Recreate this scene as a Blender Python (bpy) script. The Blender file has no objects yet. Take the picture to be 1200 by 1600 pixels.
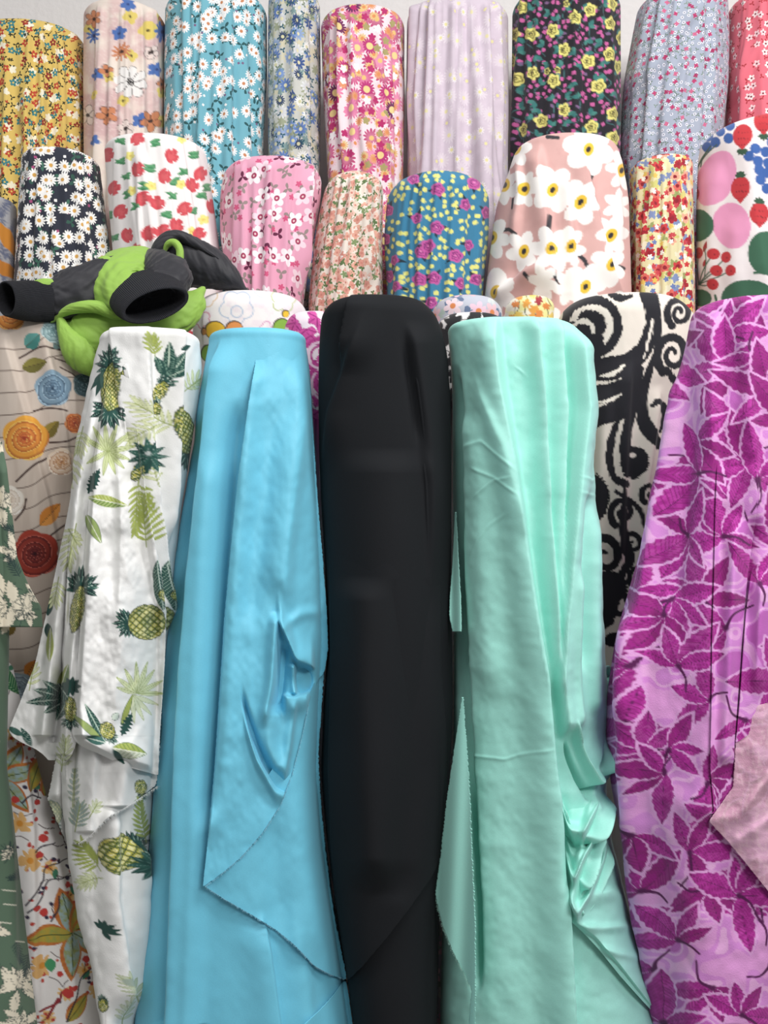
import bpy, math, random
import numpy as np

# ------------------------------------------------------------------ camera, world, lights, exposure
SC = bpy.context.scene
COL = SC.collection
F, CX, CY, EYE = 1537.0, 600.0, 800.0, 1.25        # focal length in px of a 1200x1600 frame, centre, eye height
cam = bpy.data.cameras.new('camera'); cam_o = bpy.data.objects.new('camera', cam); COL.objects.link(cam_o)
cam.sensor_fit = 'VERTICAL'; cam.sensor_height = 36.0; cam.lens = 36.0 * F / 1600.0
cam.clip_start = 0.05
cam_o.location = (0, 0, EYE); cam_o.rotation_euler = (math.radians(90), 0, 0)
SC.camera = cam_o
SC.view_settings.view_transform = 'Standard'; SC.view_settings.look = 'None'
SC.view_settings.gamma = 1.0; SC.view_settings.use_curve_mapping = False
SC.view_settings.exposure = 0.0
w = bpy.data.worlds.new('shop_ambience'); SC.world = w; w.use_nodes = True
w.node_tree.nodes['Background'].inputs[0].default_value = (0.97, 0.98, 1.0, 1)
w.node_tree.nodes['Background'].inputs[1].default_value = 0.22
def area(name, loc, rot, sx, sy, power, col=(1, 0.985, 0.97)):
    l = bpy.data.lights.new(name, 'AREA'); l.shape = 'RECTANGLE'; l.size = sx; l.size_y = sy
    l.energy = power; l.color = col
    o = bpy.data.objects.new(name, l); COL.objects.link(o); o.location = loc; o.rotation_euler = rot
    return o
area('ceiling_or_fill_light', (1.0, 0.60, 3.1), (math.radians(16), math.radians(14), 0), 1.2, 0.5, 38)
area('ceiling_or_fill_light', (-0.8, 0.45, 3.1), (math.radians(20), math.radians(-10), 0), 1.2, 0.5, 15)
area('ceiling_or_fill_light', (1.3, -1.5, 3.0), (math.radians(52), 0, math.radians(27)), 1.2, 0.6, 62)  # added fill lamp behind the camera, brightens the lower cloths

# ------------------------------------------------------------------ small helpers
def lin(c):
    c = np.asarray(c, float) / 255.0
    c = c + 0.15 * (c.mean() - c)          # dyes on cloth: a little greyer than pure
    return np.where(c <= 0.04045, c / 12.92, ((c + 0.055) / 1.055) ** 2.4)
def L4(c):
    a = lin(c); return (float(a[0]), float(a[1]), float(a[2]), 1.0)
def sstep(a, b, x):
    t = np.clip((x - a) / (b - a), 0, 1); return t * t * (3 - 2 * t)
def _hash(ix, iy, seed):
    n = (ix.astype(np.int64) * 374761393 + iy.astype(np.int64) * 668265263 + seed * 1274126177) & 0x7fffffff
    n = ((n ^ (n >> 13)) * 1274126177) & 0x7fffffff
    return ((n ^ (n >> 16)) & 0xffff) / 65535.0
def vnoise(x, y, seed=0):
    x = np.asarray(x, float); y = np.asarray(y, float)
    ix = np.floor(x); iy = np.floor(y); fx = x - ix; fy = y - iy
    fx = fx * fx * (3 - 2 * fx); fy = fy * fy * (3 - 2 * fy)
    a = _hash(ix, iy, seed); b = _hash(ix + 1, iy, seed); c = _hash(ix, iy + 1, seed); d = _hash(ix + 1, iy + 1, seed)
    return (a * (1 - fx) + b * fx) * (1 - fy) + (c * (1 - fx) + d * fx) * fy
def fbm(x, y, seed=0, o=3):
    r = 0; a = 0.5; t = 0
    for k in range(o):
        r = r + a * vnoise(x * 2 ** k, y * 2 ** k, seed + k * 17); t += a; a *= 0.5
    return r / t
def curve(pts, smooth=24):
    """smooth interpolation of the second value over the first"""
    p = sorted(pts); xs = np.array([q[0] for q in p], float); ys = np.array([q[1] for q in p], float)
    lo, hi = xs[0], xs[-1]
    g = np.arange(lo - 60, hi + 61, 2.0)
    e = np.interp(g, xs, ys)
    if smooth > 2 and hi - lo > smooth:
        # extend linearly so that the smoothing keeps the ends
        s0 = (ys[1] - ys[0]) / max(1e-6, xs[1] - xs[0]); s1 = (ys[-1] - ys[-2]) / max(1e-6, xs[-1] - xs[-2])
        e = np.where(g < lo, ys[0] + s0 * (g - lo), np.where(g > hi, ys[-1] + s1 * (g - hi), e))
        k = int(smooth / 2) | 1; ker = np.hanning(k + 2)[1:-1]; ker /= ker.sum()
        ep = np.pad(e, (k // 2, k // 2), mode='edge'); e = np.convolve(ep, ker, 'valid')
    def f(v): return np.interp(np.clip(v, lo, hi), g, e)
    return f

# folds: functions of the picture position (px, py) of the smooth cloth, giving a height in metres
def vf(pts, h, wl, wr, fade=(40, 60)):
    c = curve([(y, x) for x, y in pts]); y0 = min(p[1] for p in pts); y1 = max(p[1] for p in pts)
    def f(px, py):
        d = px - c(py); q = np.where(d < 0, d / wl, d / wr)
        t = sstep(y0 - 1, y0 + fade[0], py) * (1 - sstep(y1 - fade[1], y1 + 1, py))
        return h * np.exp(-q * q) * t
    return f
def hf(pts, h, wu, wd, fade=(15, 15)):
    c = curve(pts, 14); x0 = min(p[0] for p in pts); x1 = max(p[0] for p in pts)
    def f(px, py):
        d = py - c(px); q = np.where(d < 0, d / wu, d / wd)
        t = sstep(x0 - 1, x0 + fade[0], px) * (1 - sstep(x1 - fade[1], x1 + 1, px))
        return h * np.exp(-q * q) * t
    return f
def bump(x, y, rx, ry, h, rot=0):
    cr, sr = math.cos(math.radians(rot)), math.sin(math.radians(rot))
    def f(px, py):
        dx, dy = px - x, py - y
        a = (dx * cr + dy * sr) / rx; b = (-dx * sr + dy * cr) / ry
        return h * np.exp(-(a * a + b * b))
    return f
def wrinkle(h, sx, sy, seed=1):
    return lambda px, py: h * (fbm(px / sx, py / sy, seed, 3) - 0.5) * 2
def pleats(seed, n, amp, outl, conv=0.0, y0=None, y1=None, lean=0.0):
    """gathered pleats between the outline's two sides: each a fold with one steep flank"""
    r = random.Random(seed); Lc = curve([(a, b) for a, b, c in outl]); Rc = curve([(a, c) for a, b, c in outl])
    ks = []
    for k in range(n):
        sk = -0.92 + 1.84 * (k + 0.5 + r.uniform(-0.36, 0.36)) / n
        st, wd = r.uniform(0.03, 0.07), r.uniform(0.6, 1.5) * 1.5 / n
        wl, wr = (st, wd) if r.random() < 0.55 else (wd, st)
        ks.append((sk, r.uniform(0.45, 1.3) * amp, wl, wr, r.uniform(-0.07, 0.07), r.uniform(0, 6.28), r.random()))
    ya = outl[0][0] if y0 is None else y0
    yb = outl[-1][0] if y1 is None else y1
    def f(px, py):
        l, rr = Lc(py), Rc(py); s = (px - (l + rr) / 2) / ((rr - l) / 2)
        t = np.clip((py - ya) / max(1, yb - ya), 0, 1.3); H = 0
        for (sk, a, wl, wr, w, ph, q) in ks:
            c = sk * (0.93 + 0.07 * t) + w * (np.sin(2.2 * t + ph) - math.sin(ph)) + lean * t
            d = s - c; e = np.where(d < 0, d / (wl * (0.6 + 0.5 * t)), d / (wr * (0.6 + 0.5 * t)))
            g = (0.7 + 0.3 * sstep(0, 0.6, t)) if q < 0.6 else ((0.2 + 0.8 * sstep(0.1, 0.6, t)) if q < 0.85 else (1 - 0.8 * sstep(0.5, 1.0, t)))
            H = H + a * np.exp(-e * e) * g
        H = H + 0.10 * amp * (vnoise(s * 14 + 30, py / 60.0, seed) - 0.5)
        return H * sstep(ya - 16, ya + 6, py)
    return f

# ------------------------------------------------------------------ naming
def tag(o, label, cat, group=None):
    o['label'] = label; o['category'] = cat
    if group: o['group'] = group
    return o
def root(name, label, cat, loc, group=None):
    o = bpy.data.objects.new(name, None); COL.objects.link(o); o.location = loc; o.empty_display_size = 0.05
    return tag(o, label, cat, group)

def grid_mesh(name, P, mat, parent=None, origin=(0, 0, 0), uv=None, col=None, closed=False, rim=0.0, flip=False):
    """P: rows x columns x 3 grid of points"""
    R, C, _ = P.shape
    idx = np.arange(R * C).reshape(R, C)
    if closed: idx2 = np.concatenate([idx, idx[:, :1]], 1)
    else: idx2 = idx
    a, b, c, d = idx2[:-1, :-1], idx2[:-1, 1:], idx2[1:, 1:], idx2[1:, :-1]
    q = np.stack([a, d, c, b], -1).reshape(-1, 4)
    V = P.reshape(-1, 3) - np.asarray(origin, float)
    UV = None if uv is None else uv.reshape(-1, 2)
    if rim > 0:
        n0 = R * C
        loop = np.concatenate([idx[0, :], idx[1:, -1], idx[-1, -2::-1], idx[-2:0:-1, 0]])
        ext = V[loop].copy(); ext[:, 1] += rim
        V = np.concatenate([V, ext]); m = len(loop); e = n0 + np.arange(m)
        nx = np.roll(np.arange(m), -1)
        qr = np.stack([loop, loop[nx], e[nx], e], -1)
        q = np.concatenate([q, qr])
        if UV is not None: UV = np.concatenate([UV, UV[loop]])
        if col is not None: col = np.concatenate([col, col[loop]])
    if flip: q = q[:, ::-1]
    me = bpy.data.meshes.new(name)
    me.vertices.add(len(V)); me.vertices.foreach_set('co', V.astype(np.float32).ravel())
    me.loops.add(q.size); me.loops.foreach_set('vertex_index', q.astype(np.int32).ravel())
    me.polygons.add(len(q)); me.polygons.foreach_set('loop_start', (np.arange(len(q)) * 4).astype(np.int32))
    me.update(calc_edges=True)
    me.polygons.foreach_set('use_smooth', np.ones(len(q), bool))
    if UV is not None:
        ul = me.uv_layers.new(name='cloth'); ul.data.foreach_set('uv', UV[q.ravel()].astype(np.float32).ravel())
    if col is not None:
        ca = me.color_attributes.new('print', 'FLOAT_COLOR', 'POINT')
        cc = np.ones((len(V), 4), np.float32); cc[:, :3] = col; ca.data.foreach_set('color', cc.ravel())
    me.materials.append(mat)
    o = bpy.data.objects.new(name, me); COL.objects.link(o)
    if parent is not None:
        o.parent = parent
    else:
        o.location = origin
    return o

# ------------------------------------------------------------------ materials
class NB:
    def __init__(s, name):
        s.mat = bpy.data.materials.new(name); s.mat.use_nodes = True
        s.t = s.mat.node_tree; s.n = s.t.nodes; s.bs = s.n['Principled BSDF']
    def link(s, a, b): s.t.links.new(a, b)
    def _in(s, sock, v):
        if isinstance(v, bpy.types.NodeSocket): s.link(v, sock)
        else: sock.default_value = v
    def m(s, op, a, b=0.0, c=None):
        n = s.n.new('ShaderNodeMath'); n.operation = op; s._in(n.inputs[0], a); s._in(n.inputs[1], b)
        if c is not None: s._in(n.inputs[2], c)
        return n.outputs[0]
    def vm(s, op, a, b=(0, 0, 0)):
        n = s.n.new('ShaderNodeVectorMath'); n.operation = op; s._in(n.inputs[0], a)
        if op == 'SCALE': s._in(n.inputs['Scale'], b)
        else: s._in(n.inputs[1], b)
        return n.outputs['Value'] if op == 'LENGTH' else n.outputs[0]
    def mix(s, f, a, b):
        n = s.n.new('ShaderNodeMix'); n.data_type = 'RGBA'
        s._in(n.inputs[0], f); s._in(n.inputs[6], a); s._in(n.inputs[7], b); return n.outputs[2]
    def below(s, d, r, aa):          # 1 where d < r, soft by aa
        n = s.n.new('ShaderNodeMapRange'); s._in(n.inputs[0], s.m('SUBTRACT', r, d))
        n.inputs[1].default_value = -aa; n.inputs[2].default_value = aa; return n.outputs[0]
    def ramp(s, f, cols):
        n = s.n.new('ShaderNodeValToRGB'); cr = n.color_ramp; cr.interpolation = 'CONSTANT'
        while len(cr.elements) < len(cols): cr.elements.new(0.5)
        for i, c in enumerate(cols): cr.elements[i].position = i / len(cols); cr.elements[i].color = L4(c)
        s._in(n.inputs[0], f); return n.outputs[0]
    def noise(s, v, sc, det=2.0):
        n = s.n.new('ShaderNodeTexNoise'); s._in(n.inputs['Vector'], v); n.inputs['Scale'].default_value = sc
        n.inputs['Detail'].default_value = det; return n.outputs['Fac']

def cloth_finish(b, color, rough=0.8, weave=0.12, crumple=0.0, sheen=0.15, crumple_scale=28):
    uvn = b.n.new('ShaderNodeUVMap'); uvn.uv_map = 'cloth'
    b._in(b.bs.inputs['Base Color'], color); b.bs.inputs['Roughness'].default_value = rough
    b.bs.inputs['Specular IOR Level'].default_value = 0.3
    b.bs.inputs['Sheen Weight'].default_value = sheen; b.bs.inputs['Sheen Roughness'].default_value = 0.5
    bp = b.n.new('ShaderNodeBump'); bp.inputs['Strength'].default_value = 1.0; bp.inputs['Distance'].default_value = 0.001
    st = b.vm('MULTIPLY', uvn.outputs[0], (1.0, 0.45, 1.0))
    h = b.m('MULTIPLY', b.noise(st, 900, 1), weave)
    if crumple:
        h = b.m('ADD', h, b.m('MULTIPLY', b.noise(uvn.outputs[0], crumple_scale, 4), crumple))
    b._in(bp.inputs['Height'], h); b.link(bp.outputs[0], b.bs.inputs['Normal'])
    return b.mat
def plain(name, c, **k):
    b = NB(name)
    uvn = b.n.new('ShaderNodeUVMap'); uvn.uv_map = 'cloth'
    thread = b.noise(b.vm('MULTIPLY', uvn.outputs[0], (260, 1400, 1)), 1.0, 2)
    c1 = b.mix(thread, L4(c), L4([min(255, q * 1.06 + 3) for q in c]))
    return cloth_finish(b, c1, **k)
def painted(name, **k):
    b = NB(name); a = b.n.new('ShaderNodeVertexColor'); a.layer_name = 'print'
    return cloth_finish(b, a.outputs[0], **k)
def floral(name, base, layers, base2=None, **k):
    """layers, painted in turn: dict(sc, R, n, dep, p, prob, cols, rc, cc, rnd, off, squash, aa)"""
    b = NB(name)
    uvn = b.n.new('ShaderNodeUVMap'); uvn.uv_map = 'cloth'; uv = uvn.outputs[0]
    col = L4(base)
    if base2 is not None:
        f = b.m('MULTIPLY', b.m('SUBTRACT', b.noise(uv, 40, 3), 0.35), 3.0); n = f.node; n.use_clamp = True
        col = b.mix(f, col, L4(base2))
    for i, l in enumerate(layers):
        g = l.get
        v = b.vm('ADD', b.vm('SCALE', uv, g('sc')), (g('off', 3.7 * i + 1.3), g('off', 3.7 * i + 1.3) * 0.73, 0))
        if g('wob', 0):
            nz = b.n.new('ShaderNodeTexNoise'); b._in(nz.inputs['Vector'], v); nz.inputs['Scale'].default_value = 3.5
            v = b.vm('ADD', v, b.vm('SCALE', b.vm('SUBTRACT', nz.outputs['Color'], (0.5, 0.5, 0.5)), g('wob')))
            v = b.vm('MULTIPLY', v, (1, 1, 0))
        vo = b.n.new('ShaderNodeTexVoronoi'); vo.voronoi_dimensions = '2D'; vo.inputs['Scale'].default_value = 1.0
        vo.inputs['Randomness'].default_value = g('rnd', 0.7); b.link(v, vo.inputs['Vector'])
        d = b.vm('SUBTRACT', v, vo.outputs['Position']); sx = b.n.new('ShaderNodeSeparateXYZ'); b.link(d, sx.inputs[0])
        sc = b.n.new('ShaderNodeSeparateColor'); b.link(vo.outputs['Color'], sc.inputs[0])
        dist = b.vm('LENGTH', b.vm('MULTIPLY', d, (1, 1, 0)))
        ang = b.m('ADD', b.m('ARCTAN2', sx.outputs[1], sx.outputs[0]), b.m('MULTIPLY', sc.outputs[0], 6.283))
        pet = b.m('ABSOLUTE', b.m('COSINE', b.m('MULTIPLY', ang, g('n', 5) / 2.0)))
        if g('p', 1) != 1: pet = b.m('POWER', pet, g('p'))
        rad = b.m('MULTIPLY_ADD', pet, g('R') * g('dep', 0.4), g('R') * (1 - g('dep', 0.4)))
        mask = b.below(dist, rad, g('aa', 0.02))
        pres = b.m('LESS_THAN', sc.outputs[1], g('prob', 1.0))
        cc = g('cols'); c = L4(cc[0]) if len(cc) == 1 else b.ramp(sc.outputs[2], cc)
        if g('dark', 0):    # petals darken toward the heart of the flower, as printed
            c = b.mix(b.m('MULTIPLY', b.below(dist, g('R') * 0.55, 0.25), g('dark')), c, L4(g('darkc', (60, 20, 60))))
        col = b.mix(b.m('MULTIPLY', mask, pres), col, c)
        if g('rc'):
            col = b.mix(b.m('MULTIPLY', b.below(dist, g('rc'), g('aa', 0.02)), pres), col, L4(g('cc')))
        if g('rd'):
            col = b.mix(b.m('MULTIPLY', b.below(dist, g('rd'), g('aa', 0.02)), pres), col, L4(g('cd')))
    return cloth_finish(b, col, **k)

# ------------------------------------------------------------------ a painter for the large prints (colour per vertex, drawn on the cloth)
class Paint:
    def __init__(s, X, Y): s.X = X.ravel(); s.Y = Y.ravel(); s.c = np.zeros((s.X.size, 3))
    def fill(s, c): s.c[:] = lin(c)
    def near(s, x, y, R):
        i = np.nonzero((np.abs(s.X - x) < R) & (np.abs(s.Y - y) < R))[0]; return i, s.X[i] - x, s.Y[i] - y
    def put(s, i, m, c):
        m = np.clip(m, 0, 1)[:, None]; c = lin(c) if not isinstance(c, np.ndarray) else c
        s.c[i] = s.c[i] * (1 - m) + c * m
    def mottle(s, c, sx, sy, lo, hi, seed=0, amt=1.0):
        m = sstep(lo, hi, fbm(s.X / sx, s.Y / sy, seed, 4)) * amt; s.put(np.arange(s.X.size), m, c)
    def ell(s, x, y, rx, ry, rot, c, soft=0.7, amt=1.0, rough=0.0):
        i, dx, dy = s.near(x, y, max(rx, ry) + 3)
        if not len(i): return
        cr, sr = math.cos(math.radians(rot)), math.sin(math.radians(rot))
        a = dx * cr + dy * sr; b = -dx * sr + dy * cr
        k = np.hypot(a / rx, b / ry); r = min(rx, ry); e = (1 - k) * r
        if rough: e = e + rough * (vnoise(s.X[i] / 2.2, s.Y[i] / 2.2, 5) - 0.5) * 2
        s.put(i, sstep(-soft, soft, e) * amt, c)
    def ring(s, x, y, R, w, c, n=0, dep=0.0, rot=0, soft=0.7, squash=1.0):
        i, dx, dy = s.near(x, y, R * 1.4 + w + 3)
        if not len(i): return
        dy = dy / squash; r = np.hypot(dx, dy); a = np.arctan2(dy, dx) - math.radians(rot)
        rad = R * (1 - dep + dep * np.abs(np.cos(n * a / 2))) if n else R
        s.put(i, sstep(-soft, soft, w - np.abs(r - rad)), c)
    def flower(s, x, y, R, n, rot, c, dep=0.4, pw=1.0, cr=0, cc=None, line=None, lw=0.9, squash=1.0, tint=None, jit=0.0):
        i, dx, dy = s.near(x, y, R + 3)
        if not len(i): return
        dx = dx / squash; r = np.hypot(dx, dy); a = np.arctan2(dy, dx) - math.radians(rot)
        if jit: a = a + jit * np.sin(3 * a + x)
        rad = R * (1 - dep + dep * np.abs(np.cos(n * a / 2)) ** pw)
        if line is not None: s.put(i, sstep(-0.7, 0.7, rad + lw - r), line)
        s.put(i, sstep(-0.7, 0.7, rad - r), c)
        if tint is not None: s.put(i, sstep(R * 0.7, R * 0.1, r) * 0.8 * (rad > r), tint)
        if line is not None:
            v = np.abs(np.sin(n * a / 2)) ; s.put(i, (v > 0.97) * (r < rad) * (r > R * 0.2) * 0.7, line)
        if cr: s.put(i, sstep(-0.7, 0.7, cr - r), cc)
    def leaf(s, x, y, ln, w, ang, c, vein=None, serr=0.0, line=None, lw=0.8, vw=0.7, tint=None, ribs=0.0, ribc=None, c2=None):
        """leaf from its base point (x, y) along ang degrees"""
        ca, sa = math.cos(math.radians(ang)), math.sin(math.radians(ang))
        i, dx, dy = s.near(x + ca * ln / 2, y + sa * ln / 2, ln / 2 + w + 3)
        if not len(i): return
        dx = dx + ca * ln / 2; dy = dy + sa * ln / 2
        u = (dx * ca + dy * sa) / ln; v = -dx * sa + dy * ca
        uu = np.clip(u, 0, 1); prof = w * np.sin(np.pi * uu ** 0.85) ** 0.9
        if serr: prof = prof * (1 + serr * (2 * np.abs((u * 7) % 1 - 0.5) - 0.5))
        e = np.where((u < 0) | (u > 1), -3, prof - np.abs(v))
        if line is not None: s.put(i, sstep(-0.6, 0.6, e + lw), line)
        m = sstep(-0.6, 0.6, e); s.put(i, m, c)
        if c2 is not None: s.put(i, m * (v > 0), c2)
        if tint is not None: s.put(i, m * sstep(0.25, 0.8, fbm(s.X[i] / 5, s.Y[i] / 5, 3, 3)) * 0.9, tint)
        if ribs: s.put(i, m * sstep(0.55, 0.9, np.sin((u * ln + np.abs(v) * 0.9) * 6.283 / ribs)) * 0.8, ribc)
        if vein is not None: s.put(i, m * sstep(vw + 0.5, vw - 0.3, np.abs(v)), vein)
    def stroke(s, pts, w, c, rag=0.0, soft=0.7, sub=10):
        """line through pts; w one width or one per point (half widths, px)"""
        P = np.array([p[:2] for p in pts], float); W = np.full(len(P), float(w)) if np.isscalar(w) else np.array(w, float)
        if len(W) != len(P): W = np.interp(np.linspace(0, 1, len(P)), np.linspace(0, 1, len(W)), W)
        if len(P) > 2:
            t = np.arange(len(P)); tt = np.linspace(0, len(P) - 1, (len(P) - 1) * sub + 1)
            def cr(v):
                vp = np.concatenate([[2 * v[0] - v[1]], v, [2 * v[-1] - v[-2]]]); k = np.clip(np.floor(tt).astype(int), 0, len(v) - 2); f = tt - k
                a, b, cc, d = vp[k], vp[k + 1], vp[k + 2], vp[k + 3]
                return 0.5 * (2 * b + (cc - a) * f + (2 * a - 5 * b + 4 * cc - d) * f ** 2 + (3 * b - a - 3 * cc + d) * f ** 3)
            W = np.interp(tt, t, W); P = np.stack([cr(P[:, 0]), cr(P[:, 1])], 1)
        mw = W.max() + 3 + abs(rag)
        i = np.nonzero((s.X > P[:, 0].min() - mw) & (s.X < P[:, 0].max() + mw) & (s.Y > P[:, 1].min() - mw) & (s.Y < P[:, 1].max() + mw))[0]
        if not len(i): return
        x, y = s.X[i], s.Y[i]; e = np.full(len(i), -9.0)
        for k in range(len(P) - 1):
            ax, ay = P[k]; bx, by = P[k + 1]; dx, dy = bx - ax, by - ay; q = dx * dx + dy * dy + 1e-9
            t = np.clip(((x - ax) * dx + (y - ay) * dy) / q, 0, 1)
            d = np.hypot(x - ax - t * dx, y - ay - t * dy); e = np.maximum(e, W[k] + (W[k + 1] - W[k]) * t - d)
        if rag: e = e + rag * (vnoise(x / 1.7, y / 9, 11) - 0.5) * 2
        s.put(i, sstep(-soft, soft, e), c)
    def frond(s, x, y, ang, ln, n, lw, c, spread=62, w=1.7, line=None, bend=0.0, back=0.0):
        for k in range(n):
            t = (k + 0.5) / n; a = math.radians(ang + bend * t)
            bx, by = x + math.cos(a) * ln * t * 0.85, y + math.sin(a) * ln * t * 0.85
            l = lw * (1 - 0.55 * abs(t - 0.4))
            for sg in (-1, 1):
                s.leaf(bx, by, l, w, ang + bend * t + sg * spread * (1 - 0.7 * t), c, line=line, lw=0.45)
        a2 = math.radians(ang + bend * 0.9)
        s.stroke([(x - math.cos(a) * back, y - math.sin(a) * back), (x + math.cos(a2) * ln * 0.45, y + math.sin(a2) * ln * 0.45), (x + math.cos(a2) * ln * 0.9, y + math.sin(a2) * ln * 0.9)], 0.8, line or c)
    def pineapple(s, x, y, rx, ry, ang, body=True, fade=0.0):
        """body long axis along ang degrees, crown at the far end of ang"""
        G, DK = (34, 84, 74), (18, 50, 50); ca, sa = math.cos(math.radians(ang)), math.sin(math.radians(ang))
        if fade: G, DK = (150, 175, 165), (140, 165, 160)
        bx, by = x + ca * ry * 0.95, y + sa * ry * 0.95
        r = random.Random(int(x * 7 + y))
        for k in range(15):
            a = ang - 105 + 15 * k + r.uniform(-6, 6); l = ry * r.uniform(0.75, 1.15) * (1.0 - 0.25 * abs(k - 7) / 7)
            s.leaf(bx, by, l, ry * 0.13, a, DK if k % 3 else G, vein=(120, 165, 145), vw=0.2)
        for k in range(7):
            a = ang - 70 + 23 * k + r.uniform(-6, 6); s.leaf(bx, by, ry * 0.6, ry * 0.12, a, G, vein=(200, 220, 205), vw=0.25, line=DK, lw=0.6)
        i, dx, dy = s.near(x, y, max(rx, ry) + 4)
        if not len(i): return
        a = dx * ca + dy * sa; b = -dx * sa + dy * ca; k = np.hypot(a / ry, b / rx); e = (1 - k) * rx
        e = e + 0.9 * (vnoise(s.X[i] / 2.5, s.Y[i] / 2.5, 3) - 0.5) * 2
        s.put(i, sstep(-0.7, 0.7, e + 1.0), DK); m = sstep(-0.7, 0.7, e)
        gcol = (198, 190, 70) if not fade else (205, 210, 170); s.put(i, m, gcol)
        p = rx * 0.42; bb = b / np.sqrt(np.clip(1 - (b / rx) ** 2 * 0.5, 0.2, 1)); u, v = (a + bb) / p, (a - bb) / p
        fu, fv = np.abs((u % 1) - 0.5), np.abs((v % 1) - 0.5)
        rnd = _hash(np.floor(u), np.floor(v), 9)
        s.put(i, m * (rnd > 0.55) * 0.75, (120, 140, 50) if not fade else (190, 200, 160)); s.put(i, m * (rnd < 0.22) * 0.8, (232, 222, 130) if not fade else (220, 222, 200))
        s.put(i, m * sstep(0.36, 0.46, np.maximum(fu, fv)) * 0.95, (40, 78, 58) if not fade else (150, 170, 150))
        s.put(i, m * sstep(0.14, 0.08, np.hypot(fu - 0.12, fv - 0.12)) * 0.7, (250, 245, 200))
        s.put(i, m * sstep(0.62, 1.0, k) * (b > 0) * 0.45, (60, 92, 50))
    def rose(s, x, y, R, outer, inner, dark, squash=1.0):
        i, dx, dy = s.near(x, y, R * 1.15 + 3)
        if not len(i): return
        dx = dx / squash; r = np.hypot(dx, dy); a = np.arctan2(dy, dx)
        rad = R * (0.88 + 0.12 * np.abs(np.cos(2.5 * a + x)))
        m = sstep(-0.8, 0.8, rad - r); t = np.clip(r / R, 0, 1)[:, None]
        s.put(i, m, lin(inner) * (1 - t) + lin(outer) * t)
        sp = (np.log(np.clip(r / R, 0.03, 1)) * 2.3 + a / 6.283 + 0.1 * np.sin(2 * a)) % 1.0
        s.put(i, m * sstep(0.55, 0.98, sp) * 0.75, dark); s.put(i, m * sstep(0.2, 0.02, sp) * 0.5, tuple(min(255, q + 70) for q in outer))
        s.put(i, sstep(-0.8, 0.8, R * 0.08 - r), dark)

def scatter(r, x0, x1, y0, y1, d):
    """jittered grid of spots"""
    out = []; j = 0; y = y0
    while y < y1:
        x = x0 + (d / 2 if j % 2 else 0)
        while x < x1: out.append((x + r.uniform(-.33, .33) * d, y + r.uniform(-.33, .33) * d)); x += d
        y += d * 0.87; j += 1
    return out

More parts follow.
